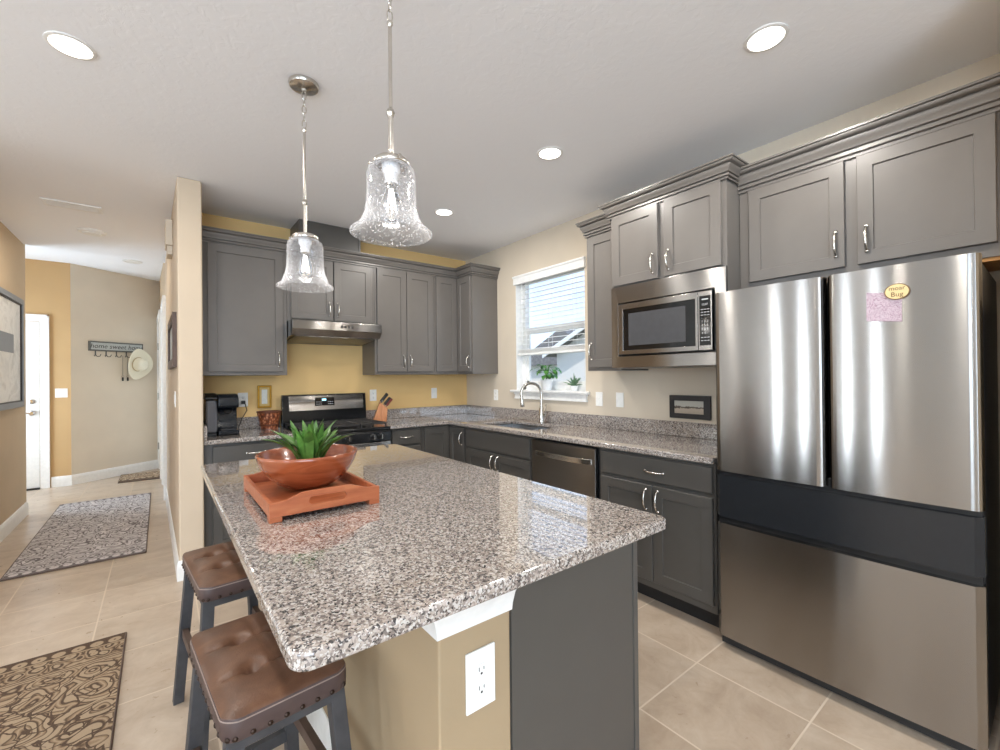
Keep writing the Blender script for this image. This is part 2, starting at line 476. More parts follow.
# ------------------------------------------------------------------ mesh helpers
class MB:
    def __init__(s): s.v = []; s.f = []; s.mi = []; s.cur = 0
    def add(s, vs, fs):
        o = len(s.v)
        s.v += [Vector(x) for x in vs]
        for q in fs:
            s.f.append([i+o for i in q]); s.mi.append(s.cur)
        return s
    def box(s, a, b):
        x0, y0, z0 = [min(p, q) for p, q in zip(a, b)]
        x1, y1, z1 = [max(p, q) for p, q in zip(a, b)]
        return s.add([(x0, y0, z0), (x1, y0, z0), (x1, y1, z0), (x0, y1, z0), (x0, y0, z1), (x1, y0, z1), (x1, y1, z1), (x0, y1, z1)],
                     [(0, 3, 2, 1), (4, 5, 6, 7), (0, 1, 5, 4), (1, 2, 6, 5), (2, 3, 7, 6), (3, 0, 4, 7)])
    def prism(s, poly, z0, z1, fn=None):
        """poly in 2D extruded z0..z1; fn maps (a, b, h) to 3D"""
        fn = fn or (lambda a, b, h: (a, b, h))
        n = len(poly)
        vs = [fn(a, b, z0) for a, b in poly] + [fn(a, b, z1) for a, b in poly]
        fs = [tuple(range(n))[::-1], tuple(range(n, 2*n))]
        fs += [(i, (i+1) % n, n+(i+1) % n, n+i) for i in range(n)]
        return s.add(vs, fs)
    def lathe(s, prof, c=(0, 0, 0), n=32, ax=None, closed=False):
        """prof: list of (r, h) along axis ax through c"""
        ax = Vector(ax or (0, 0, 1)).normalized()
        t = Vector((1, 0, 0)) if abs(ax.x) < 0.9 else Vector((0, 1, 0))
        e1 = ax.cross(t).normalized(); e2 = ax.cross(e1)
        c = Vector(c); vs = []; fs = []
        for r, h in prof:
            for i in range(n):
                a = 2*PI*i/n
                vs.append(c + ax*h + (e1*math.cos(a)+e2*math.sin(a))*max(r, 1e-5))
        m = len(prof)
        rng = range(m if closed else m-1)
        for j in rng:
            k = (j+1) % m
            for i in range(n):
                fs.append((j*n+i, j*n+(i+1) % n, k*n+(i+1) % n, k*n+i))
        if not closed:
            fs.append(tuple(range(n))[::-1]); fs.append(tuple(range((m-1)*n, m*n)))
        return s.add(vs, fs)
    def cyl(s, a, b, r, r2=None, n=20):
        a, b = Vector(a), Vector(b)
        return s.lathe([(r, 0), (r if r2 is None else r2, (b-a).length)], a, n, b-a)
    def tube(s, pts, r, n=10, cap=True, radii=None):
        pts = [Vector(p) for p in pts]; vs = []; fs = []
        prev = None
        for i, p in enumerate(pts):
            t = (pts[min(i+1, len(pts)-1)]-pts[max(i-1, 0)]).normalized()
            if prev is None:
                q = Vector((0, 0, 1)) if abs(t.z) < 0.9 else Vector((1, 0, 0))
                e1 = t.cross(q).normalized()
            else:
                e1 = (prev-t*prev.dot(t)).normalized()
            prev = e1; e2 = t.cross(e1)
            rr = radii[i] if radii else r
            for k in range(n):
                a = 2*PI*k/n
                vs.append(p+(e1*math.cos(a)+e2*math.sin(a))*rr)
        for i in range(len(pts)-1):
            for k in range(n):
                fs.append((i*n+k, i*n+(k+1) % n, (i+1)*n+(k+1) % n, (i+1)*n+k))
        if cap:
            fs.append(tuple(range(n))[::-1]); fs.append(tuple(range((len(pts)-1)*n, len(pts)*n)))
        return s.add(vs, fs)
    def beam(s, a, b, w, d, ref=(0, 1, 0)):
        """rectangular bar from a to b, w along ref x dir, d along ref"""
        a, b = Vector(a), Vector(b); t = (b-a).normalized()
        e2 = Vector(ref); e2 = (e2-t*e2.dot(t)).normalized(); e1 = t.cross(e2)
        vs = []
        for p in (a, b):
            for i, j in ((-1, -1), (1, -1), (1, 1), (-1, 1)):
                vs.append(p+e1*i*w/2+e2*j*d/2)
        return s.add(vs, [(3, 2, 1, 0), (4, 5, 6, 7), (0, 1, 5, 4), (1, 2, 6, 5), (2, 3, 7, 6), (3, 0, 4, 7)])
    def torus(s, c, R, r, ax=(0, 0, 1), n=40, k=10, sx=1.0):
        ax = Vector(ax).normalized()
        t = Vector((1, 0, 0)) if abs(ax.x) < 0.9 else Vector((0, 1, 0))
        e1 = ax.cross(t).normalized(); e2 = ax.cross(e1); c = Vector(c)
        vs = []; fs = []
        for i in range(n):
            a = 2*PI*i/n
            d = e1*math.cos(a)+e2*math.sin(a)
            ctr = e1*math.cos(a)*R*sx+e2*math.sin(a)*R
            for j in range(k):
                bb = 2*PI*j/k
                vs.append(c+ctr+d*r*math.cos(bb)+ax*r*math.sin(bb))
        for i in range(n):
            for j in range(k):
                fs.append((i*k+j, ((i+1) % n)*k+j, ((i+1) % n)*k+(j+1) % k, i*k+(j+1) % k))
        return s.add(vs, fs)
    def sweep(s, prof, path):
        """prof (out, z) swept along the xy path with mitres; outward is to the right of travel"""
        n = len(path); m = len(prof); vs = []
        P = [Vector(p) for p in path]
        for i in range(n):
            if i == 0: d0 = d1 = (P[1]-P[0]).normalized()
            elif i == n-1: d0 = d1 = (P[-1]-P[-2]).normalized()
            else: d0 = (P[i]-P[i-1]).normalized(); d1 = (P[i+1]-P[i]).normalized()
            n0 = Vector((d0.y, -d0.x)); n1 = Vector((d1.y, -d1.x))
            b = (n0+n1); b = b/ max(1e-6, b.dot(n0))
            for o, z in prof:
                vs.append((P[i].x+b.x*o, P[i].y+b.y*o, z))
        fs = []
        for i in range(n-1):
            for j in range(m):
                k = (j+1) % m
                fs.append((i*m+j, (i+1)*m+j, (i+1)*m+k, i*m+k))
        fs.append(tuple(range(m))); fs.append(tuple(range((n-1)*m, n*m))[::-1])
        return s.add(vs, fs)
    def grid(s, xs, ys, keep, h0, h1, fn=None):
        """slab made of kept cells of a grid (no inner faces), thickness h0..h1"""
        fn = fn or (lambda a, b, h: (a, b, h))
        K = {(i, j) for i in range(len(xs)-1) for j in range(len(ys)-1) if keep((xs[i]+xs[i+1])/2, (ys[j]+ys[j+1])/2)}
        idx = {}; vs = []; fs = []
        def V(i, j, h):
            key = (i, j, h)
            if key not in idx:
                idx[key] = len(vs); vs.append(fn(xs[i], ys[j], h1 if h else h0))
            return idx[key]
        for i, j in K:
            fs.append((V(i, j, 1), V(i+1, j, 1), V(i+1, j+1, 1), V(i, j+1, 1)))
            fs.append((V(i, j, 0), V(i, j+1, 0), V(i+1, j+1, 0), V(i+1, j, 0)))
            for di, dj, a, b in ((-1, 0, (i, j+1), (i, j)), (1, 0, (i+1, j), (i+1, j+1)), (0, -1, (i, j), (i+1, j)), (0, 1, (i+1, j+1), (i, j+1))):
                if (i+di, j+dj) not in K:
                    fs.append((V(*a, 0), V(*b, 0), V(*b, 1), V(*a, 1)))
        return s.add(vs, fs)

ROOT = {}
def obj(name, mb, mat, parent=None, bevel=0, seg=2, smooth=35, base=None):
    """link an MB as one mesh object; parent = thing or part"""
    if parent is not None:
        base = ROOT[parent.name]
    elif base is None:
        xs = [v.x for v in mb.v]; ys = [v.y for v in mb.v]; zs = [v.z for v in mb.v]
        base = Vector(((min(xs)+max(xs))/2, (min(ys)+max(ys))/2, min(zs)))
    base = Vector(base)
    me = bpy.data.meshes.new(name)
    me.from_pydata([v-base for v in mb.v], [], mb.f)
    bm = bmesh.new(); bm.from_mesh(me)
    bmesh.ops.recalc_face_normals(bm, faces=bm.faces)
    bm.to_mesh(me); bm.free()
    ms = mat if isinstance(mat, (list, tuple)) else [mat]
    for m in ms: me.materials.append(MATS[m])
    if len(ms) > 1:
        for p, i in zip(me.polygons, mb.mi): p.material_index = i
    if smooth:
        me.shade_smooth()
        me.set_sharp_from_angle(angle=math.radians(smooth))
    o = bpy.data.objects.new(name, me)
    COL.objects.link(o)
    if parent is not None: o.parent = parent
    else: o.location = base
    ROOT[o.name] = base
    if bevel:
        md = o.modifiers.new('bevel', 'BEVEL')
        md.width = bevel; md.segments = seg; md.limit_method = 'ANGLE'; md.angle_limit = math.radians(40)
        md.harden_normals = True
    return o
def tag(o, label, cat, group=None, kind=None):
    o['label'] = label; o['category'] = cat
    if group: o['group'] = group
    if kind: o['kind'] = kind
    return o
def thing(name, label, cat, loc, group=None):
    o = bpy.data.objects.new(name, None)
    o.empty_display_size = 0.1
    o.location = loc
    COL.objects.link(o)
    ROOT[o.name] = Vector(loc)
    return tag(o, label, cat, group)
def struct(name, mb, mat, bevel=0, smooth=0, parent=None):
    o = obj(name, mb, mat, parent, bevel, 2, smooth)
    o['kind'] = 'structure'
    return o
def dup(o, loc, label=None, parent=None):
    c = o.copy(); COL.objects.link(c)
    ROOT[c.name] = Vector(loc) if parent is None else ROOT[parent.name]
    if parent is None: c.location = loc
    else: c.parent = parent
    if label: c['label'] = label
    for ch in list(o.children):
        dup(ch, None, None, c)
    return c
def text(name, s, mat, parent, O, u, v, size, depth=0.001, align='CENTER', shear=0.0, base=None):
    """lettering standing on the plane through O spanned by u (reading direction) and v (up)"""
    cu = bpy.data.curves.new(name, 'FONT')
    cu.body = s; cu.size = size; cu.extrude = depth; cu.align_x = align; cu.align_y = 'CENTER'; cu.shear = shear
    cu.resolution_u = 3
    t = bpy.data.objects.new('t', cu); COL.objects.link(t)
    bpy.context.view_layer.update()
    me = bpy.data.meshes.new_from_object(t.evaluated_get(bpy.context.evaluated_depsgraph_get()))
    bpy.data.objects.remove(t)
    u, v = Vector(u).normalized(), Vector(v).normalized(); n = u.cross(v); O = Vector(O)
    mb = MB()
    mb.add([O+u*p.co.x+v*p.co.y+n*p.co.z for p in me.vertices], [tuple(f.vertices) for f in me.polygons])
    return obj(name, mb, mat, parent, smooth=0)

ZU = Vector((0, 0, 1))
def P3(O, u, n, a, z, d):
    return Vector(O)+Vector(u)*a+ZU*z+Vector(n)*d
def pbox(mb, O, u, n, a0, a1, z0, z1, d0, d1):
    c = [P3(O, u, n, a, z, d) for d in (d0, d1) for a, z in ((a0, z0), (a1, z0), (a1, z1), (a0, z1))]
    return mb.add(c, [(3, 2, 1, 0), (4, 5, 6, 7), (0, 1, 5, 4), (1, 2, 6, 5), (2, 3, 7, 6), (3, 0, 4, 7)])
def shaker(mb, O, u, n, a0, a1, z0, z1, t=0.02, fr=0.058, rec=0.008):
    """five-piece door: raised frame, recessed panel"""
    def ring(a, b, c, d, h): return [P3(O, u, n, x, z, h) for x, z in ((a, c), (b, c), (b, d), (a, d))]
    e = 0.002
    R = [ring(a0, a1, z0, z1, 0), ring(a0, a1, z0, z1, t-e), ring(a0+e, a1-e, z0+e, z1-e, t),
         ring(a0+fr, a1-fr, z0+fr, z1-fr, t), ring(a0+fr+0.003, a1-fr-0.003, z0+fr+0.003, z1-fr-0.003, t-rec)]
    vs = [p for r in R for p in r]; fs = [(3, 2, 1, 0)]
    for k in range(4):
        for i in range(4):
            fs.append((k*4+i, k*4+(i+1) % 4, (k+1)*4+(i+1) % 4, (k+1)*4+i))
    fs.append((16, 17, 18, 19))
    return mb.add(vs, fs)
def slabdoor(mb, O, u, n, a0, a1, z0, z1, t=0.02):
    e = 0.004
    def ring(k, h): return [P3(O, u, n, x, z, h) for x, z in ((a0+k, z0+k), (a1-k, z0+k), (a1-k, z1-k), (a0+k, z1-k))]
    R = [ring(0, 0), ring(0, t-e), ring(e, t)]
    vs = [p for r in R for p in r]; fs = [(3, 2, 1, 0), (8, 9, 10, 11)]
    for k in range(2):
        for i in range(4):
            fs.append((k*4+i, k*4+(i+1) % 4, (k+1)*4+(i+1) % 4, (k+1)*4+i))
    return mb.add(vs, fs)
def pull(parent, O, u, n, a, z, vertical=True, L=0.115, t=0.02):
    """arched cabinet pull with collars"""
    mb = MB()
    pts = []; rad = []
    for i in range(15):
        s = i/14
        k = (s-0.5)*L
        h = t+0.004+0.026*math.sin(PI*s)**0.6 if 0 < s < 1 else t-0.001
        pts.append(P3(O, u, n, a, z+k, h) if vertical else P3(O, u, n, a+k, z, h))
        rad.append(0.0042+0.002*math.sin(PI*s))
    mb.tube(pts, 0.005, 8, radii=rad)
    for s in (-1, 1):
        q = P3(O, u, n, a, z+s*L/2, t) if vertical else P3(O, u, n, a+s*L/2, z, t)
        mb.lathe([(0.009, 0), (0.009, 0.003), (0.005, 0.008)], q, 12, n)
    for s in (0.33, 0.5, 0.67):
        i = int(s*14)
        mb.lathe([(0.0075, -0.002), (0.0082, 0), (0.0075, 0.002)], pts[i], 10, ZU if vertical else u)
    return obj('handle', mb, 'nickel', parent, smooth=60)

# ------------------------------------------------------------------ room shell
UB, NB = Vector((1, 0, 0)), Vector((0, -1, 0))      # back wall: along +x, facing -y
UR, NR = Vector((0, -1, 0)), Vector((-1, 0, 0))     # right wall: along -y, facing -x
CEIL = 2.71
def build_shell():
    struct('floor', MB().box((-8.6, -8.2, -0.1), (0.15, 5.2, 0)), 'travertine_tile')
    m = MB()
    m.prism([(-8.6, -8.2), (0.15, -8.2), (0.15, 0.12), (-2.7, 0.12), (-2.7, 2.1), (-3.93, 2.0), (-5.2, 2.0), (-5.2, 2.0), (-8.6, 2.0)], CEIL, CEIL+0.1)
    struct('ceiling', m, 'ceiling_texture')
    m = MB().prism([(-5.2, 2.0), (-3.93, 2.0), (-2.7, 2.1), (-2.7, 5.2), (-5.2, 5.2)], 2.86, 2.96)
    m.prism([(-5.2, 2.0), (-3.93, 2.0), (-2.7, 2.1), (-2.7, 2.12), (-3.93, 2.02), (-5.2, 2.02)], CEIL, 2.87)
    struct('ceiling_entry', m, 'ceiling_texture')
    struct('wall_back', MB().box((-2.63, 0, 0), (0.15, 0.12, CEIL)), 'paint_yellow')
    # right wall with the window opening
    f = lambda a, b, h: (h, a, b)
    m = MB().grid([-8.2, -1.83, -0.915, 0], [0, 1.205, 2.33, CEIL], lambda a, b: not (-1.83 < a < -0.915 and 1.205 < b < 2.33), 0, 0.15, f)
    struct('wall_right', m, 'paint_cream')
    # partition between kitchen and hall
    m = MB().prism([(-2.765, -0.69), (-2.626, -0.69), (-2.626, 0.12), (-2.65, 0.12), (-2.65, 2.1), (-2.81, 2.1)], 0, CEIL)
    struct('wall_partition', m, 'paint_partition', 0.012)
    m = MB().prism([(-2.81, 2.1), (-2.65, 2.1), (-2.65, 4.4), (-2.865, 4.4), (-2.824, 2.95)], 0, 2.86)
    struct('wall_entry_right', m, 'paint_tan')
    m = MB().prism([(-4.05, -0.6), (-3.93, -0.6), (-3.93, 2.1), (-4.05, 2.1)], 0, 2.86)
    struct('wall_left', m, 'paint_tan')
    struct('wall_entry_left', MB().box((-5.1, 2.1, 0), (-5.0, 3.64, 2.86)).box((-5.1, 1.98, 0), (-4.05, 2.1, 2.86)), 'paint_gold')
    struct('wall_entry_back', MB().box((-5.1, 3.52, 0), (-3.767, 3.64, 2.86)), 'paint_gold')
    m = MB().prism([(-3.767, 3.52), (-2.86, 4.19), (-2.80, 4.4), (-2.9, 4.4), (-3.78, 3.64)], 0, 2.86)
    struct('wall_diagonal', m, 'paint_beige')
    # far side of the open living area behind and left of the camera
    struct('wall_front', MB().box((-8.6, -8.2, 0), (0.15, -8.0, CEIL)), 'paint_white_wall')
    struct('wall_living', MB().box((-8.6, -8.0, 0), (-8.5, 2.0, CEIL)), 'paint_white_wall')
    struct('wall_dining', MB().box((-8.5, -0.72, 0), (-4.05, -0.6, CEIL)), 'paint_white_wall')
    struct('wall_gap_shade', MB().box((-0.6, -4.36, 0), (0, -4.225, CEIL)), 'paint_tan')  # unseen wall added to keep the gap beside the refrigerator dark
    # baseboards
    prof = [(0, 0), (0.014, 0), (0.014, 0.10), (0.009, 0.125), (0.004, 0.132), (0, 0.132)]
    def bb(name, path):
        struct(name, MB().sweep(prof, path), 'white_trim')
    bb('baseboard_left', [(-3.93, -0.6), (-3.93, 2.1)])
    bb('baseboard_partition', [(-2.8055, 1.83), (-2.765, -0.69), (-2.627, -0.69)])
    bb('baseboard_entry', [(-3.95, 3.52), (-3.767, 3.52), (-2.86, 4.19)])
build_shell()

def casing(mb, O, u, n, a0, a1, h, w=0.085, t=0.02):
    pbox(mb, O, u, n, a0-w, a0, 0, h+w, 0, t); pbox(mb, O, u, n, a1, a1+w, 0, h+w, 0, t)
    pbox(mb, O, u, n, a0, a1, h, h+w, 0, t)
    pbox(mb, O, u, n, a0-w, a0-w+0.02, 0, h+w, t, t+0.008); pbox(mb, O, u, n, a1+w-0.02, a1+w, 0, h+w, t, t+0.008)
    pbox(mb, O, u, n, a0-w, a1+w, h+w-0.02, h+w, t, t+0.008)
def build_doors():
    # garage-side entry door seen past the left wall
    O = (-5.0, 3.52, 0); u = UB; n = NB
    m = MB(); casing(m, O, u, n, 0.1, 0.955, 2.09)
    d = struct('door_1', m, 'white_trim')
    m = MB(); shaker(m, O, u, n, 0.105, 0.95, 0.02, 2.085, 0.012, 0.12, 0.004)
    leaf = obj('door_leaf', m, 'door_white', d)
    m = MB(); pbox(m, O, u, n, 0.1, 0.955, 0, 0.018, 0, 0.04)
    obj('threshold', m, 'toe_black', d)
    m = MB().lathe([(0.03, 0), (0.03, 0.012), (0.018, 0.02), (0.018, 0.045), (0.02, 0.05), (0, 0.052)], P3(O, u, n, 0.885, 0.95, 0.012), 20, n)
    m.tube([P3(O, u, n, 0.885, 0.95, 0.055), P3(O, u, n, 0.85, 0.952, 0.058), P3(O, u, n, 0.79, 0.945, 0.052)], 0.009, 8)
    obj('door_handle', m, 'chrome', d)
    m = MB().lathe([(0.028, 0), (0.028, 0.012), (0.016, 0.016), (0.016, 0.026), (0, 0.028)], P3(O, u, n, 0.885, 1.09, 0.012), 20, n)
    obj('deadbolt', m, 'chrome', d)
    # doors in the hall side of the partition, seen edge-on
    a, b = Vector((-2.765, -0.69)), Vector((-2.81, 2.1))
    u = Vector(((b-a).x, (b-a).y, 0)).normalized(); n = Vector((-u.y, u.x, 0))
    O = Vector((-2.765, -0.69, 0))
    m = MB(); casing(m, O, u, n, 2.62, 3.42, 2.2, 0.09, 0.022)
    d = struct('door_2', m, 'white_trim')
    m = MB(); shaker(m, O, u, n, 2.625, 3.415, 0.02, 2.195, 0.012, 0.11, 0.004)
    obj('door_leaf', m, 'door_white', d)
    a, b = Vector((-2.824, 2.95)), Vector((-2.865, 4.4))
    u = Vector(((b-a).x, (b-a).y, 0)).normalized(); n = Vector((-u.y, u.x, 0))
    O = Vector((-2.824, 2.95, 0))
    m = MB(); casing(m, O, u, n, 0.32, 1.12, 2.2, 0.1, 0.03)
    d = struct('door_3', m, 'white_trim')
    m = MB(); shaker(m, O, u, n, 0.325, 1.115, 0.02, 2.195, 0.02, 0.12, 0.006)
    obj('door_leaf', m, 'door_white', d)
    for z in (0.35, 1.1, 1.85):
        m = MB(); pbox(m, O, u, n, 1.105, 1.13, z-0.05, z+0.05, 0.02, 0.036)
        obj('hinge', m, 'key_metal', d)
build_doors()

# ------------------------------------------------------------------ window
def build_window():
    y0, y1, z0, z1 = -1.83, -0.915, 1.205, 2.33
    X = 0.15
    m = MB()
    def bar(a0, a1, b0, b1, x0=0.085, x1=0.14): m.box((x0, a0, b0), (x1, a1, b1))
    bar(y0, y0+0.05, z0, z1); bar(y1-0.05, y1, z0, z1); bar(y0, y1, z1-0.05, z1); bar(y0, y1, z0, z0+0.055)
    w = struct('window_1', m, 'white_trim')
    m = MB()
    zm = 1.80
    m.box((0.09, y0+0.05, zm-0.03), (0.13, y1-0.05, zm+0.03))
    m.box((0.10, y0+0.05, z0+0.055), (0.125, y0+0.085, zm)); m.box((0.10, y1-0.085, z0+0.055), (0.125, y1-0.05, zm))
    m.box((0.10, y0+0.05, z0+0.055), (0.125, y1-0.05, z0+0.09))
    obj('window_sash', m, 'white_trim', w)
    m = MB().box((0.110, y0+0.05, z0+0.055), (0.114, y1-0.05, z1-0.05))
    obj('window_glass', m, 'window_pane', w)
    m = MB()
    m.prism([(-0.045, 1.192), (-0.045, 1.2), (-0.038, 1.207), (0.145, 1.207), (0.145, 1.18), (-0.038, 1.18)], 0, 1, lambda a, b, h: (a, -0.86-1.03*h if a < 0.0 else y1+(y0-y1)*h, b))
    obj('window_sill', m, 'white_trim', w)
    m = MB().box((-0.016, -1.845, 1.125), (0, -0.905, 1.18)).box((-0.022, -1.852, 1.165), (0, -0.898, 1.18)).box((-0.02, -1.85, 1.118), (0, -0.9, 1.13))
    obj('apron', m, 'white_trim', w)
    m = MB()
    for a0, a1 in ((y0, y0+0.004), (y1-0.004, y1)): m.box((0.0, a0, z0), (0.149, a1, z1))
    m.box((0.0, y0, z1-0.004), (0.149, y1, z1))
    obj('window_jamb', m, 'white_trim', w)
    # horizontal blind
    t = thing('window_blind', 'white slatted blind lowered halfway over the kitchen window', 'blind', (0.03, -1.37, 1.56))
    m = MB().box((-0.022, -1.845, 2.265), (0.02, -0.90, 2.345)).box((-0.03, -1.85, 2.33), (0.02, -0.895, 2.352))
    obj('valance', m, 'blind_white', t, 0.004)
    m = MB(); n = 15
    for i in range(n):
        z = 1.615+i*(2.255-1.615)/(n-1)
        c, s = math.cos(-0.12)*0.025, math.sin(-0.12)*0.025
        pts = [(0.04-c, z+s), (0.04, z+0.003), (0.04+c, z-s), (0.04+c, z-s-0.0025), (0.04, z+0.0005), (0.04-c, z+s-0.0025)]
        m.prism(pts, -1.815, -0.93, lambda a, b, h: (a, h, b))
    sl = obj('slats', m, 'blind_white', t)
    m = MB()
    for i in range(4): m.box((0.014, -1.815, 1.578+i*0.008), (0.066, -0.93, 1.5825+i*0.008))
    obj('slat_stack', m, 'blind_white', t)
    m = MB().box((0.012, -1.818, 1.55), (0.068, -0.927, 1.575))
    obj('bottom_rail', m, 'blind_white', t, 0.004)
    m = MB()
    for y in (-1.06, -1.37, -1.68):
        m.tube([(0.014, y, 1.56), (0.014, y, 2.27)], 0.0012, 5); m.tube([(0.066, y, 1.56), (0.066, y, 2.27)], 0.0012, 5)
    obj('ladder_cord', m, 'blind_white', t)
    m = MB().tube([(0.006, -1.0, 2.27), (0.004, -1.0, 1.72)], 0.004, 6)
    obj('tilt_wand', m, 'blind_white', t)
build_window()

def build_outside():
    struct('ground_outside', MB().box((0.16, -40, -0.35), (60, 40, -0.3)), 'grass')
    t = thing('neighbor_house', 'pale sided house with grey gabled roof seen through the window', 'house', (11, 6, -0.3))
    m = MB()
    m.prism([(1.5, -0.3), (1.5, 2.35), (5.2, 4.0), (8.9, 2.35), (8.9, -0.3)], 10.5, 20, lambda a, b, h: (h, a, b))
    obj('wall', m, 'siding', t)
    m = MB()
    m.prism([(1.1, 2.17), (5.2, 4.0), (9.3, 2.17), (9.3, 2.37), (5.2, 4.22), (1.1, 2.37)], 10.1, 20.3, lambda a, b, h: (h, a, b))
    obj('roof', m, 'roof_shingle', t)
    m = MB().prism([(1.08, 2.12), (1.08, 2.3), (5.2, 4.14), (9.32, 2.3), (9.32, 2.12), (5.2, 3.96)], 10.04, 10.1, lambda a, b, h: (h, a, b))
    obj('fascia', m, 'white_trim', t)
    t2 = thing('neighbor_house', 'second house farther off with a dark grey roof', 'house', (19, 16, -0.3))
    obj('wall', MB().box((18, 11.5, -0.3), (28, 20, 2.2)), 'siding', t2)
    m = MB().prism([(11, 2.1), (15.6, 4.4), (20.5, 2.1)], 17.5, 28.5, lambda a, b, h: (h, a, b))
    obj('roof', m, 'roof_shingle', t2)
    rnd = random.Random(3)
    def bush(cx, cy, r, h, label):
        m = MB()
        for i in range(520):
            a = rnd.uniform(0, 2*PI); q = math.acos(rnd.uniform(-0.2, 1)); k = rnd.uniform(0.7, 1)
            c = Vector((cx+r*k*math.sin(q)*math.cos(a), cy+r*k*math.sin(q)*math.sin(a), -0.3+h*(0.25+0.75*k*math.cos(q))))
            d1 = Vector((rnd.uniform(-1, 1), rnd.uniform(-1, 1), rnd.uniform(-1, 1))).normalized()*0.16
            d2 = d1.cross(Vector((rnd.uniform(-1, 1), rnd.uniform(-1, 1), rnd.uniform(-1, 1)))).normalized()*0.09
            m.add([c-d1, c+d2, c+d1, c-d2], [(0, 1, 2, 3)])
        m.lathe([(r*0.2, -0.3), (r*0.7, 0.1*h), (r*0.75, 0.5*h-0.3), (r*0.35, 0.85*h-0.3), (0.02, 0.95*h-0.3)], (cx, cy, 0), 12)
        tag(obj('bush', m, 'hedge', smooth=0), label, 'bush')
    bush(6.2, 2.6, 0.9, 1.9, 'dark green bush outside the window left of the pale house')
    bush(8.3, 3.2, 0.8, 1.8, 'small rounded bush in front of the pale house wall')
build_outside()

# ------------------------------------------------------------------ crown profiles
def crown(z0, z1, out):
    h = z1-z0
    P = [(0, 0), (0.012, 0), (0.012, .08), (0.006, .10), (0.006, .14), (0.018, .16), (0.018, .26), (0.011, .285), (0.011, .32), (0.022, .35), (out*.40, .44), (out*.52, .53), (out*.62, .64),
         (out*.62, .68), (out*.52, .70), (out*.52, .74), (out*.78, .76), (out*.88, .80), (out*.92, .86), (out*.92, .88), (out*.84, .90), (out, .92), (out, 1.0), (0, 1.0)]
    return [(o, z0+k*h) for o, k in P]

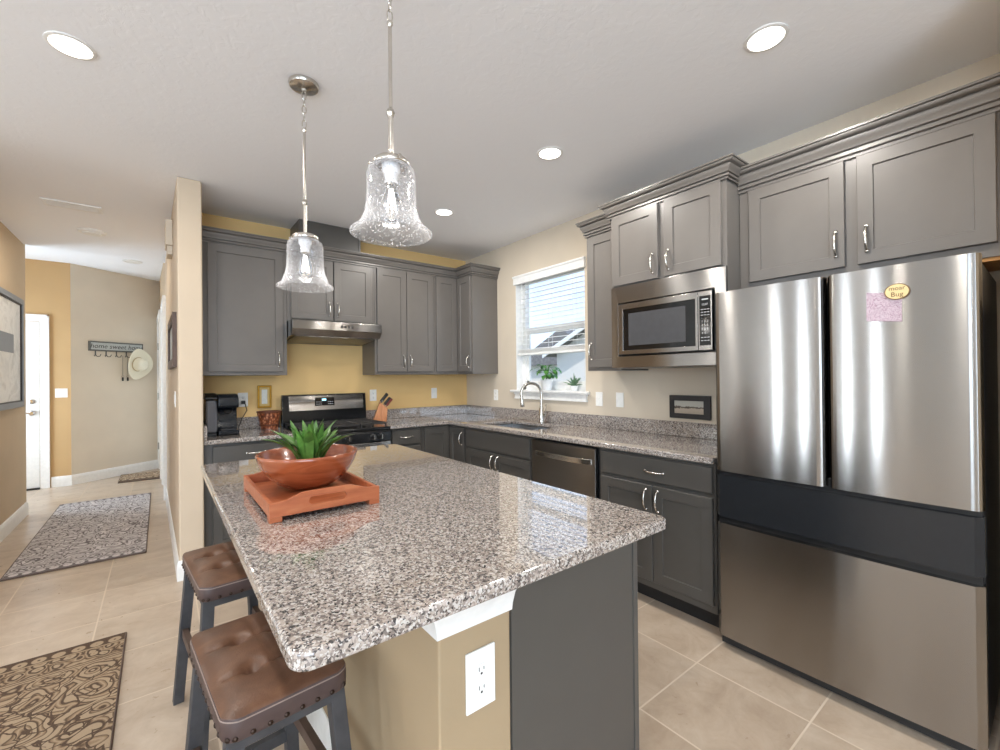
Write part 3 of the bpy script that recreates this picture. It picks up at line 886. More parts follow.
# ------------------------------------------------------------------ upper cabinets
def build_uppers():
    U0, U1 = 1.372, 2.40
    F = 0.325
    O = Vector((0, -F, 0))
    t = thing('wall_cabinet', 'grey single-door wall cabinet left of the range hood', 'cabinet', (-2.32, -0.16, U0), 'upper wall cabinets')
    obj('body', MB().box((-2.622, -F, U0), (-2.017, -0.002, U1)), 'cabinet_grey', t, 0.0015)
    m = MB(); shaker(m, O, UB, NB, -2.572, -2.048, 1.40, 2.383); d = obj('door', m, 'cabinet_grey', t)
    pull(d, O, UB, NB, -2.083, 1.50)
    # above the hood
    t = thing('wall_cabinet', 'short grey two-door cabinet above the range hood', 'cabinet', (-1.635, -0.16, 1.83), 'upper wall cabinets')
    obj('body', MB().box((-2.015, -F, 1.828), (-1.255, -0.002, U1)), 'cabinet_grey', t, 0.0015)
    for a0, a1, h in ((-1.985, -1.640, -1.672), (-1.630, -1.285, -1.598)):
        m = MB(); shaker(m, O, UB, NB, a0, a1, 1.852, 2.378); d = obj('door', m, 'cabinet_grey', t)
        pull(d, O, UB, NB, h, 1.95)
    t = thing('wall_cabinet', 'tall grey two-door wall cabinet right of the range hood', 'cabinet', (-0.93, -0.16, U0), 'upper wall cabinets')
    obj('body', MB().box((-1.253, -F, U0), (-0.614, -0.002, U1)), 'cabinet_grey', t, 0.0015)
    for a0, a1, h in ((-1.232, -0.932, -0.966), (-0.926, -0.634, -0.892)):
        m = MB(); shaker(m, O, UB, NB, a0, a1, 1.40, 2.383); d = obj('door', m, 'cabinet_grey', t)
        pull(d, O, UB, NB, h, 1.50)
    t = thing('corner_cabinet', 'grey corner wall cabinet with two doors meeting in the corner', 'cabinet', (-0.2, -0.2, U0))
    m = MB().prism([(-0.612, -0.002), (-0.612, -F), (-F, -F), (-F, -0.612), (-0.002, -0.612), (-0.002, -0.002)], U0, U1)
    obj('body', m, 'cabinet_grey', t, 0.0015)
    m = MB(); shaker(m, O, UB, NB, -0.592, -0.347, 1.40, 2.383); obj('door', m, 'cabinet_grey', t)
    OR = Vector((-F, 0, 0))
    m = MB(); shaker(m, OR, UR, NR, 0.347, 0.592, 1.40, 2.383); d = obj('door', m, 'cabinet_grey', t)
    pull(d, OR, UR, NR, 0.562, 1.50)
    m = MB().sweep(crown(2.385, 2.495, 0.058), [(-2.622, -F), (-F, -F), (-F, -0.612), (-0.001, -0.612)])
    tag(obj('crown_molding', m, 'cabinet_grey'), 'grey crown moulding along the back wall cabinets and around the corner', 'moulding')
    # duct cover
    m = MB().box((-1.915, -0.33, 2.402), (-1.40, -0.002, CEIL-0.002))
    t = thing('duct_cover', 'grey boxed duct cover rising from the cabinets to the ceiling', 'duct cover', (-1.68, -0.17, 2.402))
    obj('panel', m, 'cabinet_dark', t, 0.002)
    obj('edge_trim', MB().box((-1.403, -0.337, 2.402), (-1.385, -0.3, CEIL-0.002)), 'cabinet_dark', t)
    # right wall
    t = thing('wall_cabinet', 'narrow grey single-door cabinet between window and microwave', 'cabinet', (-0.16, -2.29, U0), 'upper wall cabinets')
    obj('body', MB().box((-F, -2.438, 1.375), (-0.002, -2.138, U1)), 'cabinet_grey', t, 0.0015)
    m = MB(); shaker(m, OR, UR, NR, 2.158, 2.428, 1.40, 2.36); d = obj('door', m, 'cabinet_grey', t)
    pull(d, OR, UR, NR, 2.19, 1.52)
    m = MB().sweep(crown(2.375, 2.485, 0.058), [(-0.001, -2.138), (-F, -2.138), (-F, -2.438)])
    tag(obj('crown_molding', m, 'cabinet_grey'), 'short grey crown moulding on the narrow cabinet beside the window', 'moulding')
    # microwave cabinet
    M = 0.428
    OM = Vector((-M, 0, 0))
    t = thing('microwave_cabinet', 'grey two-door cabinet with an opening holding the microwave', 'cabinet', (-0.2, -2.82, 1.385))
    m = MB().grid([-3.212, -3.165, -2.51, -2.441], [1.388, 1.44, 1.87, 2.41], lambda a, b: not (-3.165 < a < -2.51 and 1.44 < b < 1.87), -M, -0.002, lambda a, b, h: (h, a, b))
    obj('body', m, 'cabinet_grey', t, 0.0015)
    for a0, a1, h in ((2.462, 2.803, 2.770), (2.846, 3.187, 2.876)):
        m = MB(); shaker(m, OM, UR, NR, a0, a1, 1.937, 2.397); d = obj('door', m, 'cabinet_grey', t)
        pull(d, OM, UR, NR, h, 2.032)
    m = MB().sweep(crown(2.40, 2.50, 0.060), [(-0.001, -2.4405), (-M, -2.4405), (-M, -3.2125), (-0.001, -3.2125)])
    tag(obj('crown_molding', m, 'cabinet_grey'), 'grey crown moulding wrapping the top of the microwave cabinet', 'moulding')
    # above the fridge
    t = thing('fridge_cabinet', 'wide grey two-door cabinet above the refrigerator', 'cabinet', (-0.16, -3.7, 1.79))
    FF = 0.28
    OF = Vector((-FF, 0, 0))
    obj('body', MB().box((-FF, -4.20, 1.79), (-0.002, -3.2145, 2.37)), 'cabinet_grey', t, 0.0015)
    obj('underside', MB().box((-FF+0.005, -4.195, 1.775), (-0.004, -3.22, 1.7895)), 'raw_wood', t)
    for a0, a1, h in ((3.268, 3.694, 3.661), (3.742, 4.172, 3.777)):
        m = MB(); shaker(m, OF, UR, NR, a0, a1, 1.844, 2.346); d = obj('door', m, 'cabinet_grey', t)
        pull(d, OF, UR, NR, h, 1.956)
    m = MB().sweep(crown(2.350, 2.475, 0.062), [(-FF, -3.2145), (-FF, -4.21)])
    tag(obj('crown_molding', m, 'cabinet_grey'), 'grey crown moulding along the cabinet above the refrigerator', 'moulding')
build_uppers()

# ------------------------------------------------------------------ base cabinets
BF = 0.61
def base_unit(label, x0, x1, wall, fronts, name='base_cabinet'):
    """wall 'B' (x range along back wall) or 'R' (distance along right wall)"""
    if wall == 'B':
        O, u, n = Vector((0, -BF, 0)), UB, NB
        A = lambda a, d, z: (a, -BF-d, z)
    else:
        O, u, n = Vector((-BF, 0, 0)), UR, NR
        A = lambda a, d, z: (-BF-d, -a, z)
    t = thing(name, label, 'cabinet', A((x0+x1)/2, -0.3, 0), 'base cabinets')
    top = 0.88
    if wall == 'R' and x0 < 1:      # open-topped carcass round the sink bowls
        m = MB().grid([-BF, -BF+0.02, -0.02, -0.002], [-x1, -x1+0.018, -x0-0.018, -x0], lambda a, b: not (-BF+0.02 < a < -0.02 and -x1+0.018 < b < -x0-0.018), 0.123, top)
        m.box((-BF, -x1, 0.105), (-0.002, -x0, 0.1229))
        obj('body', m, 'cabinet_dark', t, 0.0015)
    else:
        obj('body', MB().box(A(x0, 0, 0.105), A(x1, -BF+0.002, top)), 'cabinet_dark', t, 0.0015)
    obj('toe_kick', MB().box(A(x0, -0.075, 0), A(x1, -0.1, 0.105)), 'toe_black', t)
    for kind, a0, a1, z0, z1, pl in fronts:
        m = MB()
        if kind == 'door': shaker(m, O, u, n, a0, a1, z0, z1)
        else: slabdoor(m, O, u, n, a0, a1, z0, z1)
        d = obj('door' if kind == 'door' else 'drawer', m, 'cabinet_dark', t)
        if pl: pull(d, O, u, n, pl[0], pl[1], pl[2])
    return t
def build_bases():
    base_unit('dark grey base cabinet left of the range beside the partition', -2.622, -2.017, 'B',
              [('drawer', -2.57, -2.045, 0.73, 0.862, (-2.30, 0.797, False)), ('door', -2.57, -2.045, 0.135, 0.71, (-2.085, 0.62, True))])
    base_unit('dark grey drawer base cabinet right of the range', -1.247, -0.916, 'B',
              [('drawer', -1.222, -0.94, 0.73, 0.862, (-1.08, 0.797, False)), ('drawer', -1.222, -0.94, 0.44, 0.71, (-1.08, 0.575, False)), ('drawer', -1.222, -0.94, 0.135, 0.42, (-1.08, 0.28, False))])
    t = thing('base_cabinet', 'dark grey corner base cabinet with two doors meeting at the inner corner', 'cabinet', (-0.4, -0.4, 0), 'base cabinets')
    m = MB().prism([(-0.914, -0.002), (-0.914, -BF), (-BF, -BF), (-BF, -0.914), (-0.002, -0.914), (-0.002, -0.002)], 0.105, 0.88)
    obj('body', m, 'cabinet_dark', t, 0.0015)
    m = MB().prism([(-0.914, -0.4), (-0.914, -BF+0.075), (-BF+0.075, -BF+0.075), (-BF+0.075, -0.914), (-0.4, -0.914), (-0.4, -0.4)], 0, 0.105)
    obj('toe_kick', m, 'toe_black', t)
    m = MB(); shaker(m, (0, -BF, 0), UB, NB, -0.892, -0.633, 0.135, 0.862); obj('door', m, 'cabinet_dark', t)
    m = MB(); shaker(m, (-BF, 0, 0), UR, NR, 0.633, 0.892, 0.135, 0.862); d = obj('door', m, 'cabinet_dark', t)
    pull(d, (-BF, 0, 0), UR, NR, 0.855, 0.76)
    base_unit('dark grey sink base cabinet under the window with a false drawer front', 0.916, 1.829, 'R',
              [('drawer', 0.938, 1.808, 0.705, 0.862, None), ('door', 0.938, 1.370, 0.135, 0.685, (1.335, 0.61, True)), ('door', 1.376, 1.808, 0.135, 0.685, (1.411, 0.61, True))])
    base_unit('dark grey base cabinet with drawer and two doors beside the refrigerator', 2.475, 3.225, 'R',
              [('drawer', 2.495, 3.212, 0.725, 0.862, (2.88, 0.785, False)), ('door', 2.495, 2.862, 0.15, 0.703, (2.826, 0.62, True)), ('door', 2.868, 3.212, 0.15, 0.703, (2.902, 0.62, True))])
    # dishwasher
    t = thing('dishwasher', 'stainless dishwasher under the counter right of the sink', 'dishwasher', (-0.3, -2.15, 0))
    obj('body', MB().box((-0.60, -2.471, 0.1), (-0.02, -1.833, 0.875)), 'black_plastic', t)
    m = MB()
    N = 12; y0, y1 = -1.84, -2.452
    prof = [(-0.605, y0)] + [(-0.63-0.006*math.sin(PI*i/N), y0+(y1-y0)*i/N) for i in range(N+1)] + [(-0.605, y1)]
    m.prism(prof, 0.12, 0.862)
    dd = obj('door', m, 'stainless_dark', t, 0.003)
    m = MB()
    pts = []
    for i in range(17):
        s = i/16
        pts.append((-0.637-0.035*math.sin(PI*s)**0.35, -1.875-0.55*s))
    poly = pts+[(x+0.012, y) for x, y in pts[::-1]]
    m.prism(poly, 0.755, 0.792)
    obj('handle', m, 'nickel', dd, 0.003)
    obj('toe_kick', MB().box((-0.54, -2.471, 0), (-0.5, -1.833, 0.1)), 'toe_black', t)
build_bases()

def build_counters():
    z0, z1 = 0.882, 0.914
    t = thing('countertop', 'speckled granite countertop running from the range round the corner to the refrigerator', 'countertop', (-0.4, -1.6, z0))
    D = 0.65
    sx0, sx1, sy0, sy1 = -0.53, -0.15, -1.74, -1.02
    keep = lambda a, b: (b > -D or a > -D) and not (sx0 < a < sx1 and sy0 < b < sy1)
    m = MB().grid([-1.247, -D, sx0, sx1, -0.002], [-3.228, sy0, sy1, -D, -0.002], keep, z0, z1)
    obj('slab', m, 'granite', t, 0.007, 3)
    m = MB().prism([(-1.247, -0.002), (-1.247, -0.022), (-0.022, -0.022), (-0.022, -3.228), (-0.002, -3.228), (-0.002, -0.002)], z1+0.0005, 1.016)
    obj('backsplash', m, 'granite', t, 0.003)
    t = thing('countertop', 'short speckled granite countertop under the coffee maker left of the range', 'countertop', (-2.3, -0.3, z0))
    obj('slab', MB().box((-2.622, -D, z0), (-2.017, -0.002, z1)), 'granite', t, 0.007, 3)
    m = MB().box((-2.60, -0.022, z1+0.0005), (-2.017, -0.002, 1.016))
    m.prism([(-0.645, z1+0.0005), (-0.645, 0.985), (-0.61, 1.016), (-0.002, 1.016), (-0.002, z1+0.0005)], -2.622, -2.601, lambda a, b, h: (h, a, b))
    obj('backsplash', m, 'granite', t, 0.003)
    # sink
    t = thing('sink', 'undermount stainless double-bowl sink below the window', 'sink', (-0.34, -1.38, 0.68))
    for a, b in ((-1.735, -1.40), (-1.37, -1.025)):
        m = MB()
        x0, x1 = sx0+0.004, sx1-0.004
        r = lambda k, z: [(x0+k, a+k, z), (x1-k, a+k, z), (x1-k, b-k, z), (x0+k, b-k, z)]
        R = [r(-0.012, 0.8805), r(0, 0.8805), r(0.012, 0.72), r(0.03, 0.70)]
        vs = [p for q in R for p in q]; fs = []
        for k in range(3):
            for i in range(4): fs.append((k*4+i, k*4+(i+1) % 4, (k+1)*4+(i+1) % 4, (k+1)*4+i))
        fs.append((12, 13, 14, 15))
        m.add(vs, fs)
        bo = obj('bowl', m, 'steel_sink', t)
        obj('drain', MB().lathe([(0.045, 0.0), (0.045, 0.003), (0.03, 0.004), (0.028, 0.001), (0.0, 0.001)], ((x0+x1)/2, (a+b)/2, 0.7005), 20), 'chrome', bo)
    # faucet
    bx, by = -0.10, -1.385
    t = thing('faucet', 'brushed nickel gooseneck faucet standing behind the sink', 'faucet', (bx, by, 0.914))
    obj('base', MB().lathe([(0.030, 0.0005), (0.030, 0.006), (0.024, 0.012), (0.022, 0.03), (0.021, 0.13), (0.017, 0.14), (0.0, 0.141)], (bx, by, 0.914), 24), 'nickel', t)
    m = MB()
    pts = [(bx, by, 1.04), (bx, by, 1.16)]
    R = 0.098
    for i in range(13):
        a = PI*i/12*1.08
        k = R-R*math.cos(a)
        pts.append((bx-k*0.93, by+k*0.36, 1.18+R*math.sin(a)))
    m.tube(pts, 0.0125, 14)
    obj('spout', m, 'nickel', t)
    e = Vector(pts[-1]); d = (Vector(pts[-1])-Vector(pts[-2])).normalized()
    obj('spray_head', MB().lathe([(0.0125, -0.005), (0.015, 0.01), (0.017, 0.05), (0.021, 0.085), (0.019, 0.09), (0, 0.09)], e, 18, d), 'nickel', t)
    m = MB().cyl((bx, by-0.02, 0.985), (bx, by-0.05, 0.985), 0.013, 0.012, 16)
    m.tube([(bx, by-0.05, 0.985), (bx-0.005, by-0.062, 1.02), (bx-0.01, by-0.07, 1.09)], 0.006, 8)
    obj('lever_handle', m, 'nickel', t)
build_counters()

# ------------------------------------------------------------------ appliances
def build_hood():
    t = thing('range_hood', 'stainless under-cabinet range hood above the gas range', 'range hood', (-1.635, -0.25, 1.66))
    m = MB().prism([(-0.002, 1.826), (-0.50, 1.826), (-0.505, 1.822), (-0.505, 1.752), (-0.46, 1.70), (-0.002, 1.665)], -2.013, -1.257, lambda a, b, h: (h, a, b))
    obj('shell', m, 'stainless', t, 0.002)
    m = MB().prism([(-0.03, 1.6665), (-0.455, 1.6985), (-0.455, 1.694), (-0.03, 1.660)], -1.98, -1.29, lambda a, b, h: (h, a, b))
    obj('filter', m, 'stainless_dark', t)
    for i in range(4):
        m = MB()
        x = -1.625+i*0.030
        m.box((x, -0.509, 1.775), (x+0.016, -0.504, 1.795))
        obj('switch', m, 'dark_text', t)
    m = MB().box((-1.615, -0.507, 1.806), (-1.535, -0.5045, 1.8095))
    obj('marking', m, 'smoke_grey', t)
build_hood()

def build_range():
    x0, x1 = -2.011, -1.253
    t = thing('gas_range', 'freestanding gas range with black cooktop and stainless back panel', 'range', (-1.632, -0.33, 0))
    obj('body', MB().box((x0, -0.64, 0.02), (x1, -0.03, 0.885)), 'black_plastic', t, 0.003)
    obj('cooktop', MB().box((x0, -0.665, 0.886), (x1, -0.03, 0.912)), 'black_enamel', t, 0.006, 3)
    # backguard
    m = MB().prism([(-0.035, 0.912), (-0.035, 1.195), (-0.075, 1.195), (-0.095, 1.03), (-0.095, 0.912)], x0, x1, lambda a, b, h: (h, a, b))
    bg = obj('backguard', m, 'black_enamel', t, 0.004)
    f = lambda a, b, h: (a, -0.0775-(1.19-b)*0.118-h, b)
    m = MB().prism([(x0+0.055, 1.05), (x1-0.03, 1.05), (x1-0.03, 1.182), (x0+0.055, 1.182)], 0.0005, 0.004, f)
    obj('control_panel', m, 'stainless', bg, 0.001)
    m = MB().prism([(-1.735, 1.09), (-1.56, 1.09), (-1.56, 1.165), (-1.735, 1.165)], 0.0045, 0.008, f)
    dsp = obj('display', m, 'black_gloss', bg, 0.002)
    m = MB().prism([(-1.672, 1.135), (-1.635, 1.135), (-1.635, 1.152), (-1.672, 1.152)], 0.0085, 0.009, f)
    obj('clock', m, 'led_blue', bg)
    for i in range(3):
        for k in (0, 1):
            for xx in (-1.722, -1.618):
                m = MB().prism([(xx+i*0.018, 1.102+k*0.02), (xx+0.010+i*0.018, 1.102+k*0.02), (xx+0.010+i*0.018, 1.106+k*0.02), (xx+i*0.018, 1.106+k*0.02)], 0.0085, 0.009, f)
                obj('button', m, 'grey_text', dsp)
    # grates: three cast-iron sections
    for k in range(3):
        a0 = x0+0.02+k*0.242; a1 = a0+0.234
        m = MB()
        zt = 0.948
        for y in (-0.63, -0.12):
            m.box((a0, y-0.007, zt-0.014), (a1, y+0.007, zt))
        for x in (a0+0.007, a1-0.007):
            m.box((x-0.007, -0.63, zt-0.014), (x+0.007, -0.12, zt))
        for j in range(1, 6):
            y = -0.63+j*0.085
            m.box((a0, y-0.005, zt-0.012), (a1, y+0.005, zt))
        m.box(((a0+a1)/2-0.005, -0.63, zt-0.012), ((a0+a1)/2+0.005, -0.12, zt))
        for x in (a0+0.007, a1-0.007):
            for y in (-0.625, -0.125): m.box((x-0.007, y-0.007, 0.9125), (x+0.007, y+0.007, zt-0.01))
        obj('grate', m, 'cast_iron', t, 0.002)
    for x in (x0+0.14, x1-0.14):
        for y in (-0.5, -0.25):
            obj('burner', MB().lathe([(0.05, 0), (0.048, 0.008), (0.036, 0.010), (0.036, 0.018), (0.0, 0.019)], (x, y, 0.9125), 24), 'cast_iron', t)
    # front
    m = MB().prism([(-0.64, 0.795), (-0.685, 0.795), (-0.682, 0.87), (-0.665, 0.884), (-0.64, 0.884)], x0, x1, lambda a, b, h: (h, a, b))
    fp = obj('front_panel', m, 'black_enamel', t, 0.002)
    for x in (-1.93, -1.86, -1.632, -1.42, -1.35):
        k = obj('knob', MB().lathe([(0.026, 0), (0.026, 0.006), (0.021, 0.01), (0.020, 0.028), (0.017, 0.032), (0, 0.032)], (x, -0.685, 0.835), 20, (0, -1, 0)), 'black_plastic', fp)
        obj('knob_grip', MB().box((x-0.004, -0.724, 0.818), (x+0.004, -0.717, 0.852)), 'nickel', k)
    od = obj('oven_door', MB().box((x0+0.004, -0.685, 0.25), (x1-0.004, -0.641, 0.788)), 'stainless', t, 0.004)
    obj('oven_window', MB().box((x0+0.12, -0.688, 0.36), (x1-0.12, -0.6855, 0.66)), 'black_gloss', od)
    m = MB().tube([(x0+0.06, -0.686, 0.745), (x0+0.06, -0.735, 0.745), (x1-0.06, -0.735, 0.745), (x1-0.06, -0.686, 0.745)], 0.012, 12)
    obj('oven_handle', m, 'stainless', od)
    obj('warming_drawer', MB().box((x0+0.004, -0.68, 0.06), (x1-0.004, -0.641, 0.24)), 'stainless', t, 0.004)
build_range()

def build_microwave():
    X = -0.428
    k = 0.9877
    Y = lambda y: -4.3217+(y+4.3217)*k
    Zz = lambda z: 1.3387+(z-1.3387)*k
    t = thing('microwave', 'built-in microwave with stainless trim kit below the two-door cabinet', 'microwave', (-0.3, -2.82, 1.45))
    f = lambda a, b, h: (h, Y(a), Zz(b))
    def bx(x0, a0, b0, x1, a1, b1): return MB().box((x0, Y(a0), Zz(b0)), (x1, Y(a1), Zz(b1)))
    obj('case', bx(-0.440, -3.13, 1.475, -0.03, -2.51, 1.815), 'black_plastic', t)
    m = MB().grid([-3.200, -3.138, -2.487, -2.432], [1.392, 1.467, 1.823, 1.935], lambda a, b: not (-3.138 < a < -2.487 and 1.467 < b < 1.823), -0.451, X-0.0005, f)
    obj('trim_kit', m, 'stainless', t, 0.002)
    m = MB().grid([-3.045, -3.03, -2.535, -2.497], [1.478, 1.505, 1.775, 1.812], lambda a, b: not (-3.03 < a < -2.535 and 1.505 < b < 1.775), -0.464, -0.440, f)
    d = obj('door', m, 'stainless', t, 0.002)
    obj('door_glass', bx(-0.459, -3.0295, 1.5055, -0.441, -2.5355, 1.7745), 'black_gloss', d)
    obj('viewing_screen', bx(-0.4605, -2.97, 1.535, -0.4591, -2.575, 1.745), 'smoke_grey', d)
    p = obj('control_panel', bx(-0.464, -3.128, 1.478, -0.440, -3.048, 1.812), 'stainless', t, 0.002)
    obj('keypad', bx(-0.4665, -3.119, 1.505, -0.4641, -3.057, 1.785), 'black_gloss', p)
    obj('marking', bx(-0.4672, -3.108, 1.762, -0.4666, -3.072, 1.768), 'grey_text', p)
    text('clock_digits', '12:37', 'grey_text', p, (-0.4668, Y(-3.088), Zz(1.735)), UR, ZU, 0.016, 0.0003)
    for i, r in enumerate(['1 2 3', '4 5 6', '7 8 9', '+ 0 -']):
        text('key_row', r, 'grey_text', p, (-0.4668, Y(-3.088), Zz(1.64-i*0.022)), UR, ZU, 0.019, 0.0003)
    for i in range(3):
        for j in range(3):
            y = -3.066-j*0.018
            obj('key_label', bx(-0.4672, y-0.012, 1.706-i*0.016, -0.4666, y, 1.710-i*0.016), 'grey_text', p)
            if i < 2: obj('key_label', bx(-0.4672, y-0.012, 1.548-i*0.018, -0.4666, y, 1.552-i*0.018), 'grey_text', p)
build_microwave()

def build_fridge():
    t = thing('refrigerator', 'large stainless french-door refrigerator with dark middle drawer', 'refrigerator', (-0.36, -3.7, 0))
    yl, yr = -3.258, -4.156
    obj('cabinet', MB().box((-0.625, yr+0.004, 0.045), (-0.04, yl-0.004, 1.725)), 'fridge_side', t, 0.004)
    def front(name, a, b, z0, z1, mat, parent=t, bow=0.008, rr=0.022, xf=-0.688):
        # convex door front with rolled vertical edges
        m = MB(); N = 40; pts = []
        w = abs(a-b)
        for i in range(N+1):
            s = i/N
            y = a+(b-a)*s
            e = min(s, 1-s)*w
            d = 0 if e > rr else rr-math.sqrt(max(0, rr*rr-(rr-e)**2))
            pts.append((xf-bow*(1-(2*s-1)**2)+d, y))
        poly = [(-0.63, a)]+pts+[(-0.63, b)]
        m.prism(poly, z0, z1)
        return obj(name, m, mat, parent, 0, smooth=40)
    front('door', yl, -3.7175, 0.868, 1.742, 'stainless')
    front('door', -3.7265, yr, 0.868, 1.742, 'stainless')
    front('middle_drawer', yl, yr, 0.645, 0.845, 'charcoal_glass', bow=0.01)
    front('freezer_drawer', yl, yr, 0.062, 0.612, 'stainless', bow=0.010)
    obj('gap_shadow_strip', MB().box((-0.66, yr+0.006, 0.60), (-0.626, yl-0.006, 0.90)), 'black_plastic', t)
    m = MB().box((-0.655, yr+0.01, 0.012), (-0.6, yl-0.01, 0.058))
    obj('base_grille', m, 'toe_black', t)
    for y in (yl-0.05, yr+0.05):
        for x in (-0.6, -0.1):
            obj('foot', MB().cyl((x, y, 0), (x, y, 0.046), 0.02), 'toe_black', t)
    for y in (-3.30, -4.11):
        obj('hinge_cover', MB().box((-0.66, y-0.03, 1.7255), (-0.55, y+0.03, 1.745)), 'fridge_side', t, 0.004)
    # note and magnet stuck on the right door
    def xd(y):
        s = (y+3.7265)/(yr+3.7265)
        return -0.688-0.008*(1-(2*s-1)**2)
    m = MB(); N = 10
    g0 = [(-3.858, 1.648, 1.540), (-3.962, 1.634, 1.523)]
    vs = []; fs = []
    for i in range(N+1):
        s = i/N
        y = -3.858-0.102*s
        b = 0.0012+0.003*abs(2*s-1)**2
        zt = 1.650-0.016*s; zb = 1.540-0.012*s
        for k in range(5):
            z = zb+(zt-zb)*k/4
            cu = b*(1-k/4)
            vs.append((xd(y)-0.0008-cu, y, z))
    for i in range(N):
        for k in range(4): fs.append((i*5+k, (i+1)*5+k, (i+1)*5+k+1, i*5+k+1))
    n0 = len(vs)
    vs += [(x-0.0006, y, z) for x, y, z in vs]
    fs += [tuple(q+n0 for q in f[::-1]) for f in fs]
    m.add(vs, fs)
    tag(obj('note_paper', m, 'note_paper_ink', smooth=60), 'pink handwritten note paper pinned on the right refrigerator door', 'note')
    m = MB()
    y, z = -3.948, 1.640
    x = xd(y)-0.0024
    mt = thing('fridge_magnet', 'oval wooden magnet with lettering holding the pink note', 'magnet', (x, y, z))
    poly = [(y+0.036*math.cos(2*PI*i/28), z+0.030*math.sin(2*PI*i/28)) for i in range(28)]
    m.prism(poly, x, x-0.006, lambda a, b, h: (h, a, b))
    obj('disc', m, 'magnet_edge', mt, 0.001)
    poly = [(y+0.033*math.cos(2*PI*i/28), z+0.027*math.sin(2*PI*i/28)) for i in range(28)]
    m = MB().prism(poly, x-0.0061, x-0.0068, lambda a, b, h: (h, a, b))
    obj('face', m, 'magnet_wood', mt)
    text('lettering', 'moar', 'magnet_edge', mt, (x-0.0072, y, z+0.012), UR, ZU, 0.022, 0.0004)
    text('lettering', 'Bug', 'magnet_edge', mt, (x-0.0072, y, z-0.011), UR, ZU, 0.024, 0.0004)
def mk_note():
    m, nt, b = nodes('note_paper_ink')
    g = G(nt)
    p = g.pos()
    f = g.noise(g.mapping(p, (1, 14, 14)), 1.6, 2, 0.6, 2.0)
    r = g.math('FRACT', g.math('MULTIPLY', f, 9))
    g.l(g.ramp(r, [(0.0, rgb(198, 182, 188)), (0.60, rgb(196, 172, 182)), (0.85, rgb(136, 98, 116)), (1.0, rgb(198, 182, 188))]), b.inputs['Base Color'])
    b.inputs['Roughness'].default_value = 0.8
mk_note()
build_fridge()

# ------------------------------------------------------------------ island
def build_island():
    X0, Xm, X1, Y0, Y1 = -2.395, -2.198, -1.693, -3.50, -1.76
    t = thing('kitchen_island', 'kitchen island with beige knee wall and dark grey cabinet end', 'island', (-2.05, -2.6, 0))
    obj('knee_wall', MB().box((X0, Y0, 0), (Xm, Y1, 0.88)), 'paint_knee', t, 0.006)
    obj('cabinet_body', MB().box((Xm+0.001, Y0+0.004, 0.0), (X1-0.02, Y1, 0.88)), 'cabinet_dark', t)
    obj('end_panel', MB().box((Xm+0.002, Y0-0.002, 0.0), (X1-0.022, Y0+0.0035, 0.8795)), 'cabinet_dark', t)
    obj('corner_stile', MB().box((X1-0.0215, Y0-0.006, 0.0), (X1, Y0+0.03, 0.8795)), 'cabinet_dark', t, 0.002)
    O = Vector((X1-0.02, 0, 0)); u = Vector((0, 1, 0)); n = Vector((1, 0, 0))
    for k in range(3):
        a0 = Y0+0.05+k*0.565
        m = MB(); shaker(m, O, u, n, a0, a0+0.55, 0.12, 0.70); d = obj('door', m, 'cabinet_dark', t); pull(d, O, u, n, a0+0.5, 0.62)
        m = MB(); slabdoor(m, O, u, n, a0, a0+0.55, 0.72, 0.86); d = obj('drawer', m, 'cabinet_dark', t); pull(d, O, u, n, a0+0.275, 0.79, False)
    prof = [(0, 0.782), (0.007, 0.782), (0.010, 0.800), (0.020, 0.830), (0.034, 0.852), (0.038, 0.866), (0.038, 0.8795), (0, 0.8795)]
    m = MB().sweep(prof, [(X0-0.0005, Y1), (X0-0.0005, Y0-0.0005), (Xm, Y0-0.0005)])
    obj('cap_molding', m, 'white_trim', t)
    prof = [(0, 0), (0.014, 0), (0.014, 0.10), (0.009, 0.125), (0.004, 0.132), (0, 0.132)]
    m = MB().sweep(prof, [(X0-0.0005, Y1), (X0-0.0005, Y0-0.0005), (Xm, Y0-0.0005)])
    obj('baseboard', m, 'white_trim', t)
    # top
    cx = [(-2.705, -3.60), (-1.66, -3.60), (-1.66, -1.664), (-2.705, -1.664)]
    poly = []
    r = 0.035
    for (x, y), (sx, sy), a0 in zip(cx, ((1, 1), (-1, 1), (-1, -1), (1, -1)), (PI, 1.5*PI, 0, 0.5*PI)):
        for i in range(7):
            a = a0+PI/2*i/6
            poly.append((x+sx*r+r*math.cos(a), y+sy*r+r*math.sin(a)))
    m = MB().prism(poly, 0.8805, 0.914)
    tag(obj('island_countertop', m, 'granite', None, 0.008, 4), 'large speckled granite slab on top of the kitchen island', 'countertop')
build_island()

